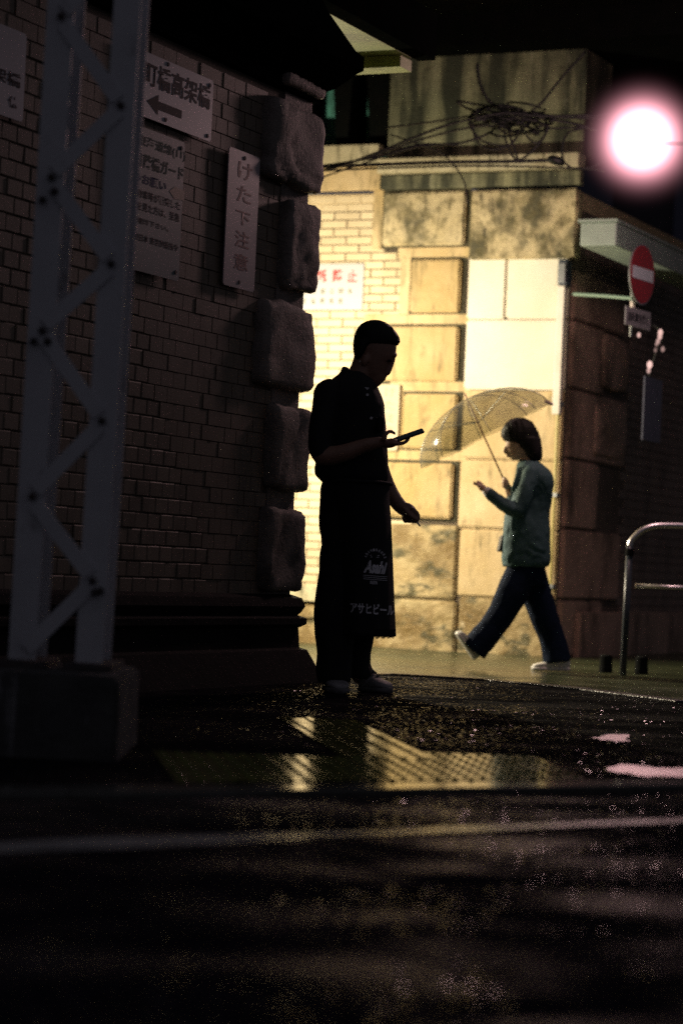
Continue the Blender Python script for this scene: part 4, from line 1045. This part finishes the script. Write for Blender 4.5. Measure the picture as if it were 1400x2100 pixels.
# shoes
def shoe(parent, heel, toe, wdt, hgt, upm, solem, name='shoe', z0=0, flip=None):
    v = toe-heel; ln = v.length; f = v.normalized(); s = f.cross(ZZ)
    s = s.normalized() if s.length > .1 else Vector((0, -1, 0)); up = s.cross(f).normalized()
    if up.z < 0: up = -up
    bm = bmesh.new(); rs = []
    for t, w1, h1 in ((0, .55, .85), (.03, .75, .98), (.15, .85, 1.0), (.3, .85, 1.0), (.45, .9, .82), (.6, 1.0, .62), (.75, 1.03, .52), (.88, .9, .42), (.97, .6, .30), (1, .3, .18)):
        c = heel+f*ln*t; rs.append(ring(bm, c+up*(.022+h1*hgt*.42), s*wdt/2*w1, up*h1*hgt*.5, 16, 2.6))
    skin(bm, rs); bmesh.ops.recalc_face_normals(bm, faces=bm.faces[:]); sh = bm2(name, bm, upm, parent, True)
    bm = bmesh.new(); out = []
    for t, w1 in ((0, .5), (.04, .78), (.15, .88), (.35, .86), (.55, .98), (.75, 1.08), (.9, .92), (.98, .6), (1.03, .25)):
        c = heel+f*ln*t; out.append(ring(bm, c+up*.014, s*wdt/2*w1*1.06, up*.014, 12, 4))
    skin(bm, out); bmesh.ops.recalc_face_normals(bm, faces=bm.faces[:])
    so = bm2('sole', bm, solem, None, True); so.parent = sh; so.matrix_parent_inverse = sh.matrix_basis.inverted()
    for t in (.38, .46, .54):
        c = heel+f*ln*t+up*(.03+hgt*(.88-(t-.38)*1.9)); bm = bmesh.new(); tube(bm, [c-s*wdt*.3-up*.01, c+up*.004, c+s*wdt*.3-up*.01], .0035, 6)
        la = bm2('lace', bm, solem, None); la.parent = sh
    return sh
def G(px, D, z=0):
    p = P(px, 1400, D); p = PZ(px, 1400, z); 
    return Vector((p.x*D/p.y, D, z))
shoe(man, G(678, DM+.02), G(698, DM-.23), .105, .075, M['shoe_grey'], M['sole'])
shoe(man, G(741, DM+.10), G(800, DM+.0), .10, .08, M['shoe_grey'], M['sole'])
# phone + cigarette
ph = root('phone', P(838, 895, DM-.24), 'dark smartphone held flat by the man in the apron', 'phone')
a0 = P(810.5, 898.8, DM-.20); a1 = P(848, 886.2, DM-.20)
b0 = P(826, 901.6, DM-.27); b1 = P(865.5, 887.6, DM-.27)
Lx = ((a1-a0)+(b1-b0))/2; Lx *= .150/Lx.length; Wd = (b0-a0); Nn = Lx.cross(Wd).normalized()
if Nn.z < 0: Nn = -Nn
ce = (a0+a1+b0+b1)/4+Vector((0, 0, 0)); Wd = Nn.cross(Lx).normalized()*.074
bm = bmesh.new(); vbox(bm, ce-Lx/2-Wd/2-Nn*.004, Lx, Wd, Nn*.008); bmesh.ops.bevel(bm, geom=bm.edges[:], offset=.003, segments=3, affect='EDGES'); bmesh.ops.recalc_face_normals(bm, faces=bm.faces[:]); bm2('case', bm, M['phone'], ph)
bm = bmesh.new(); vbox(bm, ce-Lx*.47-Wd*.46+Nn*.005, Lx*.94, Wd*.92, Nn*.0006); bmesh.ops.recalc_face_normals(bm, faces=bm.faces[:]); bm2('screen', bm, emat('dim_screen', (.35, .45, .6), .012), ph)
cg = root('cigarette', P(858, 1074, DM+.09), 'short cigarette between the fingers of the man in the apron', 'cigarette')
bm = bmesh.new(); tube(bm, [P(850, 1064.5, DM+.088), P(860.5, 1078.5, DM+.09)], .0042, 10); bm2('stick', bm, M['paper'], cg)
bm = bmesh.new(); tube(bm, [P(859.6, 1077.4, DM+.09), P(861.2, 1079.5, DM+.09)], [.0045, .003], 10); bm2('ash', bm, M['ink'], cg)

# ================================================================== WOMAN
DW = 15.6; pw_ = FPX/DW
wc = P(1060, 1368, DW)
wo = root('person', Vector((wc.x, DW, -.03)), 'woman in teal jacket and navy trousers walking left under a clear umbrella', 'person')
bm = bmesh.new()
S(bm, [(862, 1056, 1080, .03), (870, 1046, 1092, .055), (882, 1040, 1098, .068), (895, 1037, 1100, .073), (906, 1036, 1100, .073), (914, 1035.5, 1098, .070), (921, 1037, 1096, .066), (927, 1039, 1093, .060),
       (932, 1041, 1090, .054), (936, 1042.5, 1086, .046), (941, 1046, 1078, .034), (944, 1051, 1070, .02)], DW, 24)
T(bm, [(1036, 917, -.006, .010), (1034, 925, -.006, .011), (1034.5, 928, -.006, .010)], DW, 8)
T(bm, [(1040, 933.5, -.006, .010), (1041, 936, -.006, .010)], DW, 8)
T(bm, [(1078, 925, 0, .05), (1082, 945, 0, .048), (1084, 965, 0, .06)], DW, 14)
S(bm, [(960, 1064, 1112, .11), (985, 1062, 1120, .13), (1060, 1055, 1110, .11), (1120, 1045, 1115, .13), (1165, 1045, 1112, .12)], DW, 20)
T(bm, [(1070, 1160, -.06, .08), (1045, 1220, -.07, .062), (1020, 1268, -.07, .05), (975, 1328, -.07, .04)], DW, 12)
T(bm, [(1090, 1160, .06, .08), (1105, 1235, .07, .062), (1125, 1290, .07, .05), (1142, 1345, .07, .04)], DW, 12)
T(bm, [(1092, 972, -.12, .045), (1078, 1010, -.16, .042), (1062, 1047, -.17, .038), (1030, 1030, -.18, .032), (1000, 1009, -.18, .024), (992, 1003, -.18, .023)], DW, 12)
ball(bm, 988, 1000, -.18, DW, .036, .018, .024, rad(40))
for k in range(4):
    T(bm, [(984, 998-k*.6, -.195+k*.012, .009), (977, 994-k*.5, -.195+k*.012, .0085), (970+k, 991+k, -.195+k*.012, .007)], DW, 8)
T(bm, [(988, 995, -.165, .010), (984, 989, -.165, .009), (978, 987, -.17, .0075)], DW, 8)
T(bm, [(1088, 972, .12, .045), (1068, 1010, .15, .04), (1055, 1040, .12, .036), (1046, 1015, .05, .028), (1040, 998, .0, .023)], DW, 12)
ball(bm, 1036, 992, -.01, DW, .026, .026, .034, rad(-20))
for k in range(4):
    T(bm, [(1040, 986+k*4, .015, .010), (1033, 985+k*4, .0, .009), (1031, 987+k*4, -.022, .0085), (1036, 988+k*4, -.035, .008)], DW, 8)
T(bm, [(1040, 992, -.03, .010), (1036, 982, -.025, .009), (1032, 979, -.012, .008)], DW, 8)
remeshed('body', bm, .0065, M['skin_w'], wo, 3)
bm = bmesh.new()
S(bm, [(857, 1056, 1074, .03), (861, 1046, 1086, .055), (867, 1038, 1093, .072), (876, 1031, 1099, .085), (886, 1027, 1104, .092), (896, 1027, 1107, .094), (904, 1031, 1109, .094), (909, 1038, 1110, .092)], DW, 28, 2.2)
S(bm, [(898, 1046, 1108, .095), (910, 1050, 1110, .094), (920, 1060, 1111.5, .09), (930, 1071, 1111.5, .086), (938, 1076, 1111, .078), (945, 1081, 1108, .066)], DW, 24, 2.2)
o = remeshed('hair', bm, .006, M['hair'], wo, 3)
for v in o.data.vertices: v.co += v.normal*.006*noise.noise(Vector((v.co.x*55, v.co.y*55, v.co.z*5)))
bm = bmesh.new(); ball(bm, 1040.5, 918, -.046, DW, .008, .012, .005); bm2('eye', bm, M['hair'], wo, True)
bm = bmesh.new()
S(bm, [(944, 1068, 1100, .07), (949, 1063, 1108, .10), (956, 1059, 1119, .135), (965, 1057, 1129, .155), (976, 1056, 1134.5, .165), (990, 1055, 1135.5, .165), (1008, 1051, 1133, .16), (1028, 1045, 1129, .15), (1045, 1039, 1126, .15),
       (1062, 1033.5, 1125, .155), (1085, 1031.5, 1126, .16), (1110, 1029.5, 1127, .165), (1135, 1028, 1128, .168), (1150, 1028, 1128, .168), (1158, 1029, 1124, .165), (1163, 1030, 1110, .155)], DW, 30, 2.4)
T(bm, [(1090, 968, -.12, .062), (1078, 1005, -.165, .058), (1064, 1042, -.18, .052), (1048, 1044, -.185, .050), (1022, 1027, -.185, .043), (1003, 1012, -.185, .040)], DW, 16)
T(bm, [(1088, 968, .12, .062), (1068, 1008, .155, .055), (1056, 1038, .12, .048), (1047, 1018, .055, .038)], DW, 14)
T(bm, [(1066, 955, -.05, .015), (1060, 975, -.10, .014), (1040, 1040, -.11, .012)], DW, 8)
o = remeshed('jacket', bm, .0085, M['jacket'], wo, 3)
for v in o.data.vertices:
    nz = noise.fractal(Vector((v.co.x*8, v.co.y*8, v.co.z*4)), .7, 2, 3); v.co += v.normal*(nz*.008+.006*math.sin(v.co.z*38+nz*9)*abs(noise.noise(v.co*5)))
bm = bmesh.new(); T(bm, [(1004, 1012.5, -.185, .036), (998, 1008, -.185, .033)], DW, 14); bm2('cuff', bm, M['cuff'], wo, True)
bm = bmesh.new(); vbox(bm, P(1021, 1131, DW-.05), Vector((.05, 0, .0)), Vector((0, .22, 0)), Vector((.02, 0, .11))); bevel(bm, .012); bm2('pocket_flap', bm, M['bag'], wo)
bm = bmesh.new()
S(bm, [(1148, 1036, 1122, .13), (1165, 1038, 1117, .13), (1185, 1036, 1118, .125), (1200, 1033, 1119, .11)], DW, 24)
T(bm, [(1070, 1172, -.05, .105), (1052, 1210, -.06, .105), (1031, 1252, -.065, .094), (1005, 1292, -.07, .088), (982, 1318, -.07, .093), (969, 1334, -.07, .096)], DW, 18, endball=False)
T(bm, [(1086, 1172, .05, .10), (1099, 1215, .06, .10), (1113, 1258, .065, .094), (1129, 1303, .07, .086), (1138, 1336, .07, .090), (1141, 1358, .07, .092)], DW, 18, endball=False)
o = remeshed('trousers', bm, .0085, M['denim'], wo, 3)
for v in o.data.vertices:
    nz = noise.fractal(Vector((v.co.x*8, v.co.y*8, v.co.z*5)), .7, 2, 3); v.co += v.normal*nz*.006
    if v.co.z < .005: v.co.z = .005
h0 = P(970, 1354, DW-.07); t0 = P(933, 1300, DW-.09)
sv = (t0-h0).normalized()
shoe(wo, h0, t0, .092, .075, M['white_shoe'], M['white_shoe'])
hz_ = P(1168, 1352, DW+.07); tz = P(1091, 1366, DW+.05)
shoe(wo, Vector((hz_.x, hz_.y, -.022)), Vector((tz.x, tz.y, -.028)), .09, .07, M['white_shoe'], M['white_shoe'])
ph2 = root('phone', P(975, 994, DW-.19), 'thin phone in the hand of the woman in the teal jacket', 'phone')
pa, pb = P(968, 990, DW-.18), P(988, 1008, DW-.18); v = (pb-pa); v *= .13/v.length; nrm = Vector((v.z, 0, -v.x)).normalized()
bm = bmesh.new(); vbox(bm, pa-Vector((0, .035, 0))-nrm*.012, v, Vector((0, .07, 0)), nrm*.007); bevel(bm, .002); bm2('case', bm, mat('phone_tan', (.35, .2, .12), rough=.3), ph2)
# umbrella
um = root('umbrella', P(1036, 990, DW), 'open clear vinyl umbrella tilted over the walking woman', 'umbrella')
ctr = P(995, 892, DW-.0); apx = P(957, 817, DW); axn = (apx-ctr).normalized(); rm = (P(1131, 833, DW)-P(858, 951, DW)); rx_ = rm.length/2; e1 = (rm - axn*rm.dot(axn)).normalized(); e2 = axn.cross(e1)
hgt = (apx-ctr).length
bm = bmesh.new(); NR, NA = 14, 64; rings = []
for i in range(NR+1):
    t = i/NR; row = []
    for j in range(NA):
        a = 2*math.pi*j/NA; seg = (j % 8)/8; scal = 1-.045*math.sin(math.pi*seg)*t
        th = t*rad(82); r_ = rx_*math.sin(th)/math.sin(rad(82))*scal; z_ = hgt*(math.cos(th)-math.cos(rad(82)))/(1-math.cos(rad(82)))
        z_ -= .012*math.sin(math.pi*seg)*t
        row.append(bm.verts.new(ctr+e1*r_*math.cos(a)+e2*r_*math.sin(a)+axn*z_)) if i else None
    if i: rings.append(row)
tip = bm.verts.new(ctr+axn*hgt)
for j in range(NA): bm.faces.new((tip, rings[0][j], rings[0][(j+1) % NA]))
skin(bm, rings, False); bmesh.ops.recalc_face_normals(bm, faces=bm.faces[:]); bm2('canopy', bm, M['vinyl'], um, True)
for k in range(8):
    a = 2*math.pi*k/8; bm = bmesh.new(); pts = []
    for i in range(13):
        th = i/12*rad(82); pts.append(ctr+(e1*math.cos(a)+e2*math.sin(a))*(rx_*math.sin(th)/math.sin(rad(82)))*.995+axn*(hgt*(math.cos(th)-math.cos(rad(82)))/(1-math.cos(rad(82)))-.006))
    tube(bm, pts, .0028, 6); bm2('rib', bm, M['metal'], um, True)
    bm = bmesh.new(); tube(bm, [ctr+axn*(hgt*.35), pts[6]], .002, 5); bm2('stretcher', bm, M['metal'], um)
hnd = P(1037, 994, DW-.005)
bm = bmesh.new(); tube(bm, [ctr+axn*(hgt+.035), hnd], .0055, 8); bm2('shaft', bm, M['wood'], um, True)
dn = (hnd-ctr).normalized()
bm = bmesh.new(); tube(bm, spline([hnd-dn*.05, hnd+dn*.03, hnd+dn*.07+Vector((.015, 0, 0)), hnd+dn*.085+Vector((.045, 0, 0)), hnd+dn*.06+Vector((.07, 0, 0))]), .010, 10); bm2('handle', bm, M['wood'], um, True)
bm = bmesh.new(); ball(bm, 1124, 826, 0, DW, .035, .02, .012, rad(20)); bm2('tip_cap', bm, M['glass_lit'], um, True)
